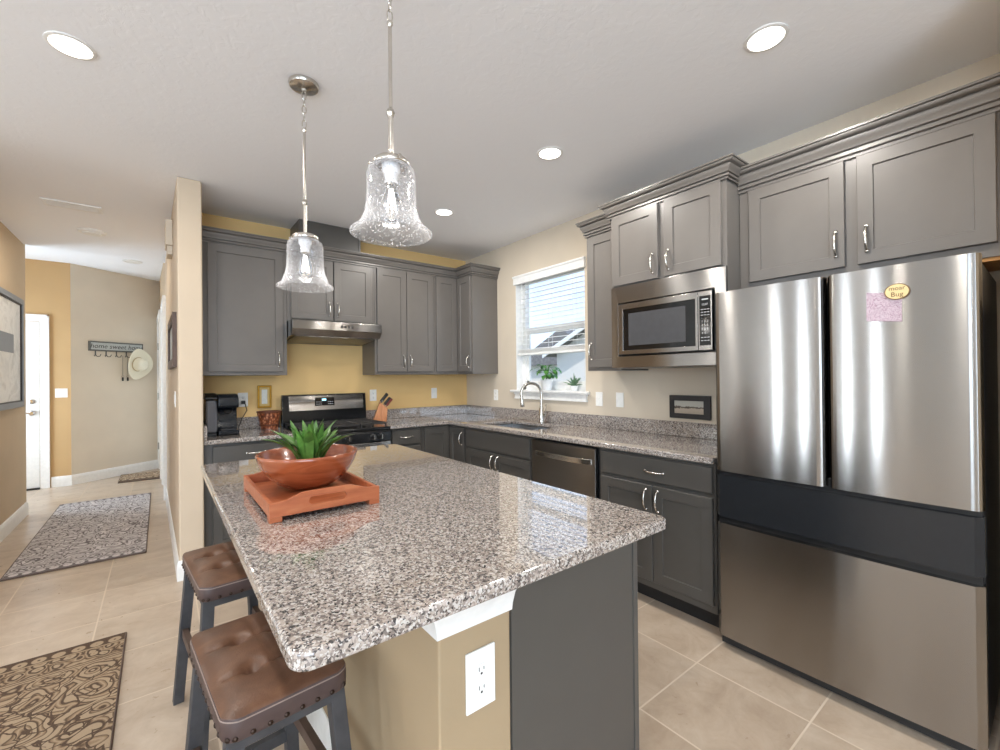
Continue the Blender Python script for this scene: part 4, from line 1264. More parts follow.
# ------------------------------------------------------------------ outlets and switches
def plate(name, label, O, u, n, a, z, kind, group, w=0.07, h=0.115, cat='outlet'):
    c = P3(O, u, n, a, z, 0)
    t = thing(name, label, cat, c, group)
    m = MB(); pbox(m, O, u, n, a-w/2, a+w/2, z-h/2, z+h/2, 0.0005, 0.006)
    obj('cover_plate', m, 'white_plastic', t, 0.002)
    if kind == 'duplex':
        for dz in (0.021, -0.021):
            pts = []
            m = MB()
            poly = [(0.0165*math.cos(2*PI*i/20)*1.0, max(-0.0135, min(0.0135, 0.0175*math.sin(2*PI*i/20)))) for i in range(20)]
            m.prism(poly, 0.006, 0.0075, lambda p, q, hh: P3(O, u, n, a+p, z+dz+q, hh))
            r = obj('receptacle', m, 'white_plastic', t)
            m = MB()
            pbox(m, O, u, n, a-0.0075, a-0.0055, z+dz-0.002, z+dz+0.007, 0.0076, 0.0079)
            pbox(m, O, u, n, a+0.0055, a+0.0075, z+dz-0.001, z+dz+0.006, 0.0076, 0.0079)
            m.prism([(0.003*math.cos(2*PI*i/10), 0.003*math.sin(2*PI*i/10)-0.008) for i in range(10)], 0.0076, 0.0079, lambda p, q, hh: P3(O, u, n, a+p, z+dz+q, hh))
            obj('slots', m, 'outlet_slot', r)
        m = MB().lathe([(0.003, 0), (0.002, 0.001), (0, 0.0012)], P3(O, u, n, a, z, 0.006), 10, n)
        obj('screw', m, 'white_plastic', t)
    elif kind == 'rocker':
        m = MB(); pbox(m, O, u, n, a-0.0165, a+0.0165, z-0.033, z+0.033, 0.006, 0.0085)
        obj('rocker', m, 'white_plastic', t, 0.0015)
    elif kind == 'toggle':
        m = MB(); pbox(m, O, u, n, a-0.006, a+0.006, z-0.012, z+0.012, 0.006, 0.007); pbox(m, O, u, n, a-0.003, a+0.003, z+0.001, z+0.009, 0.007, 0.018)
        obj('toggle', m, 'white_plastic', t, 0.001)
    return t
def build_plates():
    B0, R0 = Vector((0, 0, 0)), Vector((0, 0, 0))
    plate('outlet', 'white outlet with the coffee maker cord plugged in', B0, UB, NB, -2.30, 1.165, 'duplex', 'wall outlets', 0.075, 0.12)
    plate('outlet', 'white outlet on the yellow wall behind the knife block', B0, UB, NB, -1.145, 1.165, 'duplex', 'wall outlets')
    plate('wall_switch', 'white switch plate on the yellow wall near the corner', B0, UB, NB, -0.44, 1.165, 'rocker', 'wall switches', cat='switch')
    plate('outlet', 'pale outlet on the cream wall left of the window sill', R0, UR, NR, 0.57, 1.145, 'duplex', 'wall outlets')
    plate('wall_switch', 'white toggle switch on the cream wall just right of the window sill', R0, UR, NR, 1.975, 1.148, 'toggle', 'wall switches', cat='switch')
    plate('outlet', 'white outlet right of the toggle switch under the narrow cabinet', R0, UR, NR, 2.18, 1.148, 'rocker', 'wall outlets')
    plate('outlet', 'white duplex outlet on the beige end of the island', Vector((0, -3.5, 0)), UB, NB, -2.289, 0.655, 'duplex', 'wall outlets', 0.08, 0.135)
    plate('wall_switch', 'white switch plate on the tan wall beside the entry door', Vector((0, 3.52, 0)), UB, NB, -3.855, 1.19, 'rocker', 'wall switches', 0.115, 0.115, 'switch')
    a, b = Vector((-2.765, -0.69, 0)), Vector((-2.81, 2.1, 0)); u = (b-a).normalized(); n = Vector((-u.y, u.x, 0))
    plate('wall_switch', 'white switch seen edge-on on the hall side of the partition', a, u, n, 0.35, 1.2, 'rocker', 'wall switches', cat='switch')
    # doorbell chime and picture on the hall side
    t = thing('door_chime', 'beige door chime box high on the hall side of the partition', 'chime', P3(a, u, n, 0.75, 2.45, 0))
    m = MB(); pbox(m, a, u, n, 0.65, 0.87, 2.40, 2.60, 0.0005, 0.045); obj('cover', m, 'paint_cream', t, 0.004)
    m = MB(); pbox(m, a, u, n, 0.67, 0.85, 2.33, 2.399, 0.0005, 0.035); obj('base', m, 'paint_cream', t, 0.004)
    t = thing('picture_frame', 'dark framed picture seen edge-on on the hall side of the partition', 'picture', P3(a, u, n, 0.5, 1.45, 0))
    m = MB().grid([0.12, 0.18, 1.0, 1.06], [1.43, 1.49, 1.75, 1.81], lambda p, q: not (0.18 < p < 1.0 and 1.49 < q < 1.75), 0.0005, 0.025, lambda p, q, h: P3(a, u, n, p, q, h))
    obj('frame', m, 'stool_brown_wood', t)
    m = MB(); pbox(m, a, u, n, 0.18, 1.0, 1.49, 1.75, 0.001, 0.01); obj('print', m, 'rack_face', t)
build_plates()

# ------------------------------------------------------------------ bar stools
def build_stools():
    cx, cy = -2.64, -3.03
    zt, zb = 0.635, 0.575
    W, L = 0.27, 0.44
    t = thing('bar_stool', 'nearest backless stool with brown tufted leather seat, under the front corner of the island', 'stool', (cx, cy, 0), 'stools along the island')
    # cushion: rounded slab with tufts
    m = MB()
    nx, ny = 30, 48
    tufts = [(0, -0.11), (0, 0.0), (0, 0.11)]
    tufts = [(sx*0.045, sy) for sx in (-1, 1) for sy in (-0.075, 0.075)]
    def top(x, y):
        ex = (W/2-abs(x)); ey = (L/2-abs(y))
        e = min(ex, ey)
        z = zt-0.012+0.012*(1-math.exp(-min(ex, 0.2)/0.02))*(1-math.exp(-min(ey, 0.2)/0.02))
        z += 0.012*(max(0, 1-(2*x/W)**2)*max(0, 1-(2*y/L)**2))
        for tx, ty in tufts:
            d2 = (x-tx)**2+(y-ty)**2
            z -= 0.020*math.exp(-d2/(2*0.013**2))+0.006*math.exp(-d2/(2*0.04**2))
        z -= 0.004*math.exp(-(x/0.006)**2)*(1 if ey > 0.02 else 0)
        for ty in (-0.075, 0.075):
            z -= 0.005*math.exp(-((y-ty)/0.008)**2)*(1 if ex > 0.02 else 0)
        return z
    vs = []; fs = []
    for i in range(nx+1):
        for j in range(ny+1):
            x = -W/2+W*i/nx; y = -L/2+L*j/ny
            # rounded corners
            r = 0.035
            dx, dy = abs(x)-(W/2-r), abs(y)-(L/2-r)
            if dx > 0 and dy > 0:
                q = max(dx, dy)/math.hypot(dx, dy)
                x = math.copysign(W/2-r+dx*q, x); y = math.copysign(L/2-r+dy*q, y)
            vs.append((cx+x, cy+y, top(x, y)))
    I = lambda i, j: i*(ny+1)+j
    for i in range(nx):
        for j in range(ny): fs.append((I(i, j), I(i+1, j), I(i+1, j+1), I(i, j+1)))
    rim = [I(i, 0) for i in range(nx)]+[I(nx, j) for j in range(ny)]+[I(i, ny) for i in range(nx, 0, -1)]+[I(0, j) for j in range(ny, 0, -1)]
    m.add(vs, fs)
    n0 = len(m.v)
    lows = []
    for z, k in ((zt-0.024, 1.012), (zb+0.004, 1.012), (zb, 1.0)):
        for q in rim:
            p = m.v[q]
            m.v.append(Vector((cx+(p.x-cx)*k, cy+(p.y-cy)*k, z)))
    R = len(rim)
    for lvl in range(3):
        for i in range(R):
            a, b = i, (i+1) % R
            if lvl == 0: f = (rim[a], rim[b], n0+b, n0+a)
            else: f = (n0+(lvl-1)*R+a, n0+(lvl-1)*R+b, n0+lvl*R+b, n0+lvl*R+a)
            m.f.append(list(f)); m.mi.append(1)
    m.f.append([n0+2*R+i for i in range(R)]); m.mi.append(1)
    seat = obj('seat', m, ['leather', 'leather_side'], t, smooth=50)
    # stitched welt round the top edge
    m = MB()
    pts = []
    for q in rim[::2]:
        p = Vector((0, 0, 0))+m.v[0] if False else None
    base = ROOT[seat.name]
    ring = [Vector(v.co)+base for v in (seat.data.vertices[q] for q in rim)]
    pts = [Vector((cx+(p.x-cx)*1.004, cy+(p.y-cy)*1.004, p.z-0.006)) for p in ring]
    m.tube(pts+[pts[0]], 0.0018, 5)
    obj('seam', m, 'stitch', seat)
    # nail heads along the lower edge
    per = []
    for q, p in zip(rim, ring): per.append(Vector((cx+(p.x-cx)*1.012, cy+(p.y-cy)*1.012, zb+0.008)))
    tot = 0; step = 0.034; nxt = 0.015; first = None
    for i in range(len(per)):
        a, b = per[i], per[(i+1) % len(per)]
        sl = (b-a).length
        while nxt < tot+sl:
            p = a.lerp(b, (nxt-tot)/sl)
            d = Vector((b.y-a.y, -(b.x-a.x), 0)).normalized()
            if d.dot(p-Vector((cx, cy, p.z))) < 0: d = -d
            mm = MB().lathe([(0.0062, 0.0), (0.0055, 0.002), (0.003, 0.0035), (0.0, 0.004)], p-d*0.0005, 8, d)
            obj('nail_head', mm, 'nail_bronze', seat)
            nxt += step
        tot += sl
    obj('seat_frame', MB().box((cx-W/2+0.01, cy-L/2+0.012, 0.548), (cx+W/2-0.01, cy+L/2-0.012, zb-0.0005)), 'stool_wood', t)
    legs = {}
    for sx in (-1, 1):
        for sy in (-1, 1):
            a = Vector((cx+sx*(W/2-0.026), cy+sy*(L/2-0.032), 0.5745)); b = Vector((cx+sx*(W/2+0.012), cy+sy*(L/2+0.03), 0))
            m = MB().beam(b, a, 0.036, 0.036)
            for v in m.v:
                if v.z < 0.03: v.z = 0.0
            legs[sx, sy] = (a, b)
            obj('leg', m, 'stool_wood', t, 0.002)
    def at(sx, sy, z):
        a, b = legs[sx, sy]; k = z/a.z
        return b.lerp(a, k)
    for sy in (-1, 1):
        obj('stretcher', MB().beam(at(-1, sy, 0.20), at(1, sy, 0.20), 0.035, 0.02, (0, 1, 0)), 'stool_wood', t)
    for sx in (-1, 1):
        obj('stretcher', MB().beam(at(sx, -1, 0.30), at(sx, 1, 0.30), 0.035, 0.02, (1, 0, 0)), 'stool_brown_wood', t)
    t.location = (-2.646, -3.02, 0); t.rotation_euler.z = math.radians(5)
    dup(t, (-2.64, -2.285, 0), 'second backless stool with brown leather seat, behind the nearest one near the partition wall')
build_stools()

# ------------------------------------------------------------------ tray, bowl, plant
def build_tray():
    x0, x1, y0, y1 = -2.610, -2.274, -2.892, -2.395
    zb = 0.914
    t = thing('serving_tray', 'reddish wooden serving tray with cutout handles on the island', 'tray', (-2.437, -2.64, zb))
    obj('base', MB().box((x0+0.012, y0+0.012, zb+0.016), (x1-0.012, y1-0.012, zb+0.026)), 'tray_wood', t)
    # long sides
    for x in (x0, x1-0.013):
        obj('side', MB().box((x, y0+0.0135, zb+0.016), (x+0.013, y1-0.0135, zb+0.056)), 'tray_wood', t, 0.0015)
    # ends with arched top and handle slot, built as a strip around the slot
    w = x1-x0
    for y in (y0, y1-0.013):
        m = MB()
        N = 40
        def topz(a):
            s = abs(a-w/2)/(w/2)
            if s < 0.35: return 0.078
            if s > 0.85: return 0.058
            k = (s-0.35)/0.5
            return 0.058+0.020*(0.5+0.5*math.cos(PI*k))
        sl, sh, sc = 0.058, 0.0125, 0.048    # slot half length, half height, centre height
        def slot(a):
            d = abs(a-w/2)
            if d >= sl: return None
            q = sl-d
            return sh if q > sh else math.sqrt(max(0, sh*sh-(sh-q)**2))
        xs = sorted(set([w*i/N for i in range(N+1)]+[w/2-sl, w/2+sl]+[w/2+s*(sl-sh*k) for s in (-1, 1) for k in (0.1, 0.3, 0.6, 1.0)]))
        vs = []; fs = []; idx = {}
        def V(a, z, d):
            key = (round(a, 6), round(z, 6), d)
            if key not in idx:
                idx[key] = len(vs); vs.append((x0+a, y+(0.013 if d else 0), zb+z))
            return idx[key]
        zlow = 0.016
        for a, b in zip(xs[:-1], xs[1:]):
            sa, sb = slot(a) or 0.0, slot(b) or 0.0
            mid = slot((a+b)/2)
            segs = [((zlow, zlow), (topz(a), topz(b)))] if mid is None else [((zlow, zlow), (sc-sa, sc-sb)), ((sc+sa, sc+sb), (topz(a), topz(b)))]
            for (la, lb), (ha, hb) in segs:
                for d in (0, 1): fs.append((V(a, la, d), V(b, lb, d), V(b, hb, d), V(a, ha, d)))
                fs.append((V(a, la, 0), V(b, lb, 0), V(b, lb, 1), V(a, la, 1)))
                fs.append((V(a, ha, 0), V(b, hb, 0), V(b, hb, 1), V(a, ha, 1)))
        for a in (0, w):
            fs.append((V(a, zlow, 0), V(a, zlow, 1), V(a, topz(a), 1), V(a, topz(a), 0)))
        m.add(vs, fs)
        obj('handle_end', m, 'tray_wood', t, smooth=25)
    for x in (x0, x1-0.035):
        for y in (y0, y1-0.035):
            obj('foot', MB().box((x, y, zb+0.0005), (x+0.035, y+0.035, zb+0.0155)), 'tray_wood', t, 0.001)
    # bowl
    bx, by, bz = -2.427, -2.60, 0.9405
    b = thing('wooden_bowl', 'wide glossy reddish wooden bowl standing on the tray', 'bowl', (bx, by, bz))
    pr = [(0.0, 0.0), (0.055, 0.0), (0.075, 0.004), (0.11, 0.025), (0.14, 0.055), (0.162, 0.09), (0.172, 0.118), (0.174, 0.126), (0.170, 0.130), (0.166, 0.126),
          (0.155, 0.092), (0.133, 0.060), (0.10, 0.033), (0.06, 0.02), (0.0, 0.018)]
    m = MB().lathe(pr, (bx, by, bz), 64)
    obj('shell', m, 'bowl_wood', b, smooth=60)
    # plant
    p = thing('dracaena_plant', 'short green plant with strap leaves growing in the wooden bowl', 'plant', (bx+0.02, by+0.02, bz+0.05))
    obj('soil', MB().lathe([(0.0, 0.0), (0.07, 0.0), (0.10, 0.012), (0.09, 0.02), (0.05, 0.028), (0, 0.03)], (bx+0.01, by+0.01, bz+0.052), 24), 'soil', p)
    rnd = random.Random(11)
    m = MB()
    def leaf(a, L, lean, w, base):
        d = Vector((math.cos(a), math.sin(a), 0)); s = Vector((-d.y, d.x, 0))
        N = 9; vs = []; fs = []
        for i in range(N+1):
            k = i/N
            h = L*k*math.cos(lean*(0.5+0.7*k)); o = L*k*math.sin(lean*(0.5+0.7*k))
            c = base+d*(0.006+o)+ZU*h
            ww = w*(0.55+1.1*k)*(1-k**3) if k < 1 else 0.0005
            for q in (-1, 0, 1):
                vs.append(c+s*ww*q+(ZU*0.35+d*-0.2)*ww*abs(q)*0.9)
        for i in range(N):
            for q in (0, 1): fs.append((i*3+q, i*3+q+1, (i+1)*3+q+1, (i+1)*3+q))
        n0 = len(vs); off = Vector((0, 0, -0.0012))
        fs2 = [tuple(x+n0 for x in f[::-1]) for f in fs]
        m.add(vs+[v+off for v in vs], fs+fs2)
    base = Vector((bx+0.012, by+0.005, bz+0.07))
    for k in range(34):
        lean = rnd.uniform(0.12, 0.76); a = k*2.4+rnd.uniform(-0.3, 0.3)
        leaf(a, rnd.uniform(0.15, 0.205)*(0.85+0.25*lean), lean, rnd.uniform(0.013, 0.019), base+Vector((rnd.uniform(-0.03, 0.03), rnd.uniform(-0.03, 0.03), 0)))
    obj('foliage', m, 'leaf_stripe', p, smooth=60)
build_tray()

# ------------------------------------------------------------------ things on the counter
def build_counter_things():
    Z = 0.9145
    # coffee maker
    cx, cy = -2.468, -0.27
    t = thing('coffee_maker', 'black pod coffee maker with smoky side reservoir left of the range', 'coffee maker', (cx, cy, Z))
    x0, x1 = cx-0.125, cx+0.088
    obj('reservoir', MB().box((x0, cy-0.12, Z+0.02), (x0+0.075, cy+0.15, Z+0.27)), 'reservoir_smoke', t, 0.02, 4)
    obj('reservoir_base', MB().box((x0+0.004, cy-0.115, Z), (x0+0.072, cy+0.145, Z+0.0195)), 'black_plastic', t, 0.004)
    m = MB().prism([(-0.01, 0), (-0.15, 0), (-0.165, 0.01), (-0.165, 0.035), (-0.03, 0.04), (-0.02, 0.06), (-0.02, 0.17), (-0.05, 0.19), (-0.13, 0.195), (-0.145, 0.21),
                    (-0.14, 0.268), (-0.10, 0.29), (0.0, 0.297), (0.12, 0.285), (0.155, 0.26), (0.155, 0.0)], x0+0.077, x1, lambda a, b, h: (h, cy+a, Z+b*1.06))
    obj('body', m, 'coffee_dark', t, 0.008, 3)
    m = MB().prism([(-0.125, 0.2605), (-0.12, 0.276), (-0.06, 0.298), (0.05, 0.302), (0.13, 0.285), (0.155, 0.262), (0.145, 0.256)], x0-0.004, x0+0.076, lambda a, b, h: (h, cy+a, Z+b*1.06))
    obj('lid', m, 'black_plastic', t, 0.006, 3)
    obj('drip_tray', MB().box((x0+0.095, cy-0.16, Z+0.0405), (x1-0.018, cy-0.045, Z+0.047)), 'smoke_grey', t)
    obj('spout', MB().lathe([(0.03, 0), (0.026, -0.02), (0.014, -0.03), (0, -0.03)], ((x0+0.077+x1)/2, cy-0.09, Z+0.1905), 16), 'black_plastic', t)
    m = MB().tube([(x1+0.006, cy+0.14, Z+0.01), (x1+0.03, cy+0.17, Z+0.015), (x1+0.07, cy+0.22, Z+0.10), (-2.275, -0.036, Z+0.16), (-2.288, -0.036, Z+0.215), (-2.298, -0.034, Z+0.229)], 0.0035, 8)
    obj('power_cord', m, 'black_plastic', t)
    obj('plug', MB().box((-2.315, -0.036, 1.13), (-2.285, -0.0085, 1.158)), 'black_plastic', t, 0.004)
    # basket / planter
    bx, by = -2.122, -0.135
    t = thing('woven_pot', 'glazed brown woven pot between coffee maker and range', 'pot', (bx, by, Z))
    obj('body', MB().lathe([(0.0, 0), (0.068, 0), (0.070, 0.036), (0.074, 0.040), (0.090, 0.125), (0.092, 0.142), (0.085, 0.142), (0.07, 0.05), (0.0, 0.04)], (bx, by, Z), 36), 'woven_basket', t, smooth=50)
    obj('rim', MB().torus((bx, by, Z+0.146), 0.091, 0.0075, n=44), 'basket_rim', t)
    obj('foot_ring', MB().torus((bx, by, Z+0.0365), 0.075, 0.005, n=44), 'basket_rim', t)
    # gold frame hung on the wall
    x0, x1, z0, z1 = -2.192, -2.080, 1.087, 1.285
    t = thing('picture_frame', 'small gold picture frame on the yellow wall above the woven pot', 'picture', ((x0+x1)/2, -0.01, z0))
    f = lambda a, b, h: (a, -h, b)
    obj('frame', MB().grid([x0, x0+0.017, x1-0.017, x1], [z0, z0+0.017, z1-0.017, z1], lambda a, b: not (x0+0.017 < a < x1-0.017 and z0+0.017 < b < z1-0.017), 0.0005, 0.02, f), 'frame_gold', t, 0.003)
    obj('mat', MB().box((x0+0.017, -0.012, z0+0.017), (x1-0.017, -0.001, z1-0.017)), 'frame_gold_mat', t)
    obj('print', MB().box((x0+0.034, -0.0135, z0+0.036), (x1-0.034, -0.0125, z1-0.036)), 'print_pale', t)
    # knife block with knives
    kx, ky = -1.135, -0.155
    t = thing('knife_block', 'slanted light wood knife block right of the range', 'knife block', (kx, ky, Z))
    A = Vector((0.94, -0.34, 0)).normalized()     # leaning direction (towards the viewer's right)
    S = Vector((-A.y, A.x, 0))
    m = MB().prism([(-0.072, 0), (0.058, 0), (0.070, 0.125), (-0.005, 0.185)], -0.052, 0.052, lambda a, b, h: Vector((kx, ky, Z))+A*a+ZU*b+S*h)
    obj('body', m, 'block_wood', t, 0.003)
    dirv = (A*0.62+ZU*0.78).normalized()
    rnd = random.Random(5)
    labs = ['tallest black knife handle at the back of the knife block', 'black knife handle second in the back row of the block', 'black knife handle in the middle of the knife block',
            'black knife handle low at the left of the knife block', 'red-brown knife handle at the right of the knife block']
    spots = [(0.000, 0.034, 0.115), (0.004, -0.020, 0.112), (0.036, 0.034, 0.10), (0.040, 0.002, 0.10), (0.052, -0.034, 0.10)]
    for i, ((a, h, L), lb) in enumerate(zip(spots, labs)):
        b = 0.185-(a+0.005)*0.80
        p = Vector((kx, ky, Z))+A*a+ZU*b+S*h
        k = thing('knife', lb, 'knife', p, 'knives in the block')
        obj('bolster', MB().cyl(p+dirv*0.0012, p+dirv*0.012, 0.007, 0.0085, 10), 'nickel', k)
        obj('handle', MB().tube([p+dirv*0.0125, p+dirv*0.03, p+dirv*(L*0.6), p+dirv*(L*0.88), p+dirv*L], 0.009, 10, radii=[0.010, 0.013, 0.011, 0.014, 0.009]), 'red_handle' if i == 4 else 'black_plastic', k)
    # framed picture leaning above the backsplash
    y0, y1, z0, z1 = -2.905, -2.615, 1.040, 1.198
    t = thing('picture_frame', 'black framed pale landscape above the backsplash beside the refrigerator', 'picture', (-0.01, -2.76, z0))
    f = lambda a, b, h: (-h, a, b)
    obj('frame', MB().grid([y0, y0+0.045, y1-0.033, y1], [z0, z0+0.034, z1-0.036, z1], lambda a, b: not (y0+0.045 < a < y1-0.033 and z0+0.034 < b < z1-0.036), 0.0005, 0.022, f), 'frame_black', t, 0.002)
    obj('print', MB().box((-0.013, y0+0.045, z0+0.034), (-0.002, y1-0.033, z1-0.036)), 'print_landscape', t)
def mk_prints():
    plain('frame_gold_mat', rgb(206, 176, 108), 0.5)
    plain('print_pale', rgb(222, 222, 214), 0.6, noise=0.1, scale=40)
    m, nt, b = nodes('print_landscape')
    g = G(nt); p = g.pos(); z = g.sep(p)[2]
    nz = g.noise(g.mapping(p, (1, 60, 60)), 1.0, 4)
    zz = g.math('ADD', z, g.math('MULTIPLY', g.math('SUBTRACT', nz, 0.5), 0.03))
    c = g.ramp(g.math('MULTIPLY', g.math('SUBTRACT', zz, 1.074), 11.4), [(0.0, rgb(176, 160, 142)), (0.38, rgb(190, 176, 158)), (0.45, rgb(74, 62, 54)), (0.52, rgb(98, 88, 80)), (0.58, rgb(186, 184, 174)), (1.0, rgb(178, 176, 168))])
    g.l(c, b.inputs['Base Color']); b.inputs['Roughness'].default_value = 0.5
    m, nt, b = nodes('print_abstract')
    g = G(nt); p = g.pos()
    n1 = g.noise(p, 3.5, 5, 0.6, 1.5)
    c = g.ramp(n1, [(0.35, rgb(205, 205, 203)), (0.5, rgb(232, 232, 230)), (0.65, rgb(216, 216, 215))])
    g.l(c, b.inputs['Base Color']); b.inputs['Roughness'].default_value = 0.35
mk_prints()
build_counter_things()

# ------------------------------------------------------------------ plants on the sill
def build_sill_plants():
    rnd = random.Random(21)
    px, py, pz = 0.018, -1.335, 1.2075
    t = thing('potted_plant', 'leafy green plant in a white pot on the window sill', 'plant', (px, py, pz))
    obj('pot', MB().lathe([(0.0, 0), (0.040, 0), (0.048, 0.02), (0.056, 0.07), (0.060, 0.102), (0.055, 0.105), (0.050, 0.09), (0.0, 0.085)], (px, py, pz), 30), 'white_ceramic', t, smooth=50)
    m = MB(); st = MB()
    for i in range(34):
        a = rnd.uniform(0, 2*PI); L = rnd.uniform(0.08, 0.21); sp = rnd.uniform(0.2, 1.0)
        d = Vector((math.cos(a)*0.55-0.12, math.sin(a), 0))
        p0 = Vector((px, py, pz+0.085)); p1 = p0+ZU*L*0.75+d*L*0.25*sp; p2 = p1+d*L*0.55*sp+ZU*L*(0.15-0.35*sp)
        st.tube([p0, p1, p2], 0.0016, 5)
        tdir = (p2-p1).normalized(); sd = tdir.cross(ZU).normalized(); w = rnd.uniform(0.018, 0.028); ll = rnd.uniform(0.05, 0.075)
        up = sd.cross(tdir)
        vs = [p2, p2+tdir*ll*0.35+sd*w+up*0.006, p2+tdir*ll*0.35, p2+tdir*ll*0.35-sd*w+up*0.006, p2+tdir*ll*0.75+sd*w*0.7-up*0.002, p2+tdir*ll*0.75-up*0.008, p2+tdir*ll*0.75-sd*w*0.7-up*0.002, p2+tdir*ll-up*0.02]
        fs = [(0, 1, 2), (0, 2, 3), (1, 4, 5, 2), (2, 5, 6, 3), (4, 7, 5), (5, 7, 6)]
        m.add(vs, fs)
    obj('stems', st, 'leaf_green', t); obj('foliage', m, 'leaf_green', t, smooth=60)
    qx, qy = 0.035, -1.665
    t = thing('succulent', 'spiky grey green succulent at the right end of the window sill', 'plant', (qx, qy, 1.2075))
    obj('pot', MB().lathe([(0, 0), (0.026, 0), (0.034, 0.045), (0.030, 0.046), (0.0, 0.04)], (qx, qy, 1.2075), 20), 'white_ceramic', t)
    m = MB()
    for i in range(22):
        a = i*2.4; L = rnd.uniform(0.09, 0.15); e = rnd.uniform(0.35, 1.35)
        d = Vector((math.cos(a)*0.35*math.cos(e), math.sin(a)*math.cos(e), math.sin(e)))
        p0 = Vector((qx, qy, 1.25))
        pts = [p0+d*L*k+ZU*(-0.03*k*k*math.cos(e)) for k in (0, 0.3, 0.6, 0.85, 1)]
        m.tube(pts, 0.004, 6, radii=[0.005, 0.0065, 0.005, 0.003, 0.0006])
    obj('foliage', m, 'leaf_grey', t)
build_sill_plants()

# ------------------------------------------------------------------ pendants
def build_pendants():
    def pend(x, y, zb, scale, label):
        t = thing('pendant_light', label, 'pendant light', (x, y, CEIL-0.001), 'pendants over the island')
        obj('canopy', MB().lathe([(0.0, 0), (0.066, 0), (0.066, -0.006), (0.062, -0.016), (0.055, -0.020), (0.012, -0.026), (0.010, -0.035), (0, -0.036)], (x, y, CEIL-0.001), 36), 'nickel', t)
        zt = zb+0.222                      # top of the glass
        # chain links
        z = CEIL-0.036; k = 0
        while z > CEIL-0.20:
            ax = (1, 0, 0) if k % 2 else (0, 1, 0)
            m = MB(); pts = []
            for i in range(17):
                a = 2*PI*i/16
                o = Vector((0, math.cos(a)*0.009, 0)) if ax[0] else Vector((math.cos(a)*0.009, 0, 0))
                pts.append(Vector((x, y, z-0.017))+o+ZU*math.sin(a)*0.020)
            m.tube(pts, 0.0022, 6)
            obj('chain_link', m, 'nickel', t)
            z -= 0.034; k += 1
        zr = z+0.006
        m = MB().cyl((x, y, zt+0.06), (x, y, zr-0.012), 0.0062, n=14)
        m.lathe([(0.006, 0), (0.010, -0.004), (0.010, -0.012), (0.006, -0.02)], (x, y, zr-0.006), 14)
        m.lathe([(0.0062, -0.016), (0.011, -0.010), (0.012, -0.004), (0.0145, 0), (0.012, 0.004), (0.011, 0.010), (0.0062, 0.016)], (x, y, zt+0.175), 16)
        m.cyl((x, y, zt+0.02), (x, y, zt+0.17), 0.0085, n=14)
        obj('rod', m, 'nickel', t)
        # cap with gallery ring and screws
        m = MB().lathe([(0.0085, 0.030), (0.022, 0.028), (0.050, 0.022), (0.056, 0.017), (0.058, 0.004), (0.056, 0.0015), (0.050, 0.003), (0.046, 0.008), (0.0, 0.010)], (x, y, zt), 40)
        cap = obj('cap', m, 'nickel', t, smooth=50)
        for i in range(3):
            a = 0.5+2*PI*i/3
            d = Vector((math.cos(a), math.sin(a), 0))
            obj('thumb_screw', MB().lathe([(0.003, -0.004), (0.003, 0.008), (0.006, 0.009), (0.006, 0.016), (0, 0.016)], Vector((x, y, zt+0.009))+d*0.055, 10, d), 'nickel', cap)
        m = MB().lathe([(0.0, 0.004), (0.030, 0.004), (0.029, -0.018), (0.022, -0.028), (0.019, -0.048), (0.022, -0.052), (0.022, -0.058), (0.0, -0.058)], (x, y, zt), 24)
        obj('socket', m, 'white_ceramic', t)
        # bell glass, double walled
        R = scale
        out = [(0.045, 0.0), (0.062, -0.002), (0.073, -0.012), (0.0775, -0.028), (0.078, -0.08), (0.080, -0.125), (0.085, -0.153), (0.095, -0.180), (R-0.019, -0.200), (R-0.002, -0.211), (R+0.002, -0.215), (R+0.002, -0.220), (R-0.002, -0.2225)]
        inn = [(R-0.006, -0.2205), (R-0.008, -0.215), (R-0.024, -0.1985), (0.0905, -0.179), (0.0815, -0.154), (0.0765, -0.126), (0.0745, -0.08), (0.074, -0.029), (0.0695, -0.015), (0.060, -0.006), (0.045, -0.0045)]
        m = MB().lathe(out+inn, (x, y, zt), 64, closed=True)
        obj('glass_shade', m, 'seeded_glass', t, smooth=60)
        m = MB().lathe([(0.0, -0.059), (0.013, -0.059), (0.014, -0.068), (0.024, -0.09), (0.034, -0.12), (0.035, -0.138), (0.027, -0.164), (0.012, -0.176), (0.0, -0.178)], (x, y, zt), 28)
        b = obj('bulb', m, 'bulb_glass', t, smooth=60)
        m = MB()
        for i in range(6):
            a = i*PI/3
            m.tube([(x+0.004*math.cos(a), y+0.004*math.sin(a), zt-0.075), (x+0.014*math.cos(a), y+0.014*math.sin(a), zt-0.145)], 0.0012, 5)
        obj('filament', m, 'filament', b)
        l = bpy.data.lights.new('pendant_bulb_light', 'POINT'); l.energy = 0.7; l.color = (1, 0.96, 0.9); l.shadow_soft_size = 0.03
        lo = bpy.data.objects.new('pendant_bulb_light', l); lo.location = (x, y, zt-0.19); COL.objects.link(lo)
    pend(-2.325, -2.170, 1.760, 0.120, 'farther pendant with bell-shaped seeded glass, hanging in front of the hood cabinet')
    pend(-2.262, -2.985, 1.805, 0.128, 'nearer and larger-looking pendant with bell-shaped seeded glass over the island')
build_pendants()

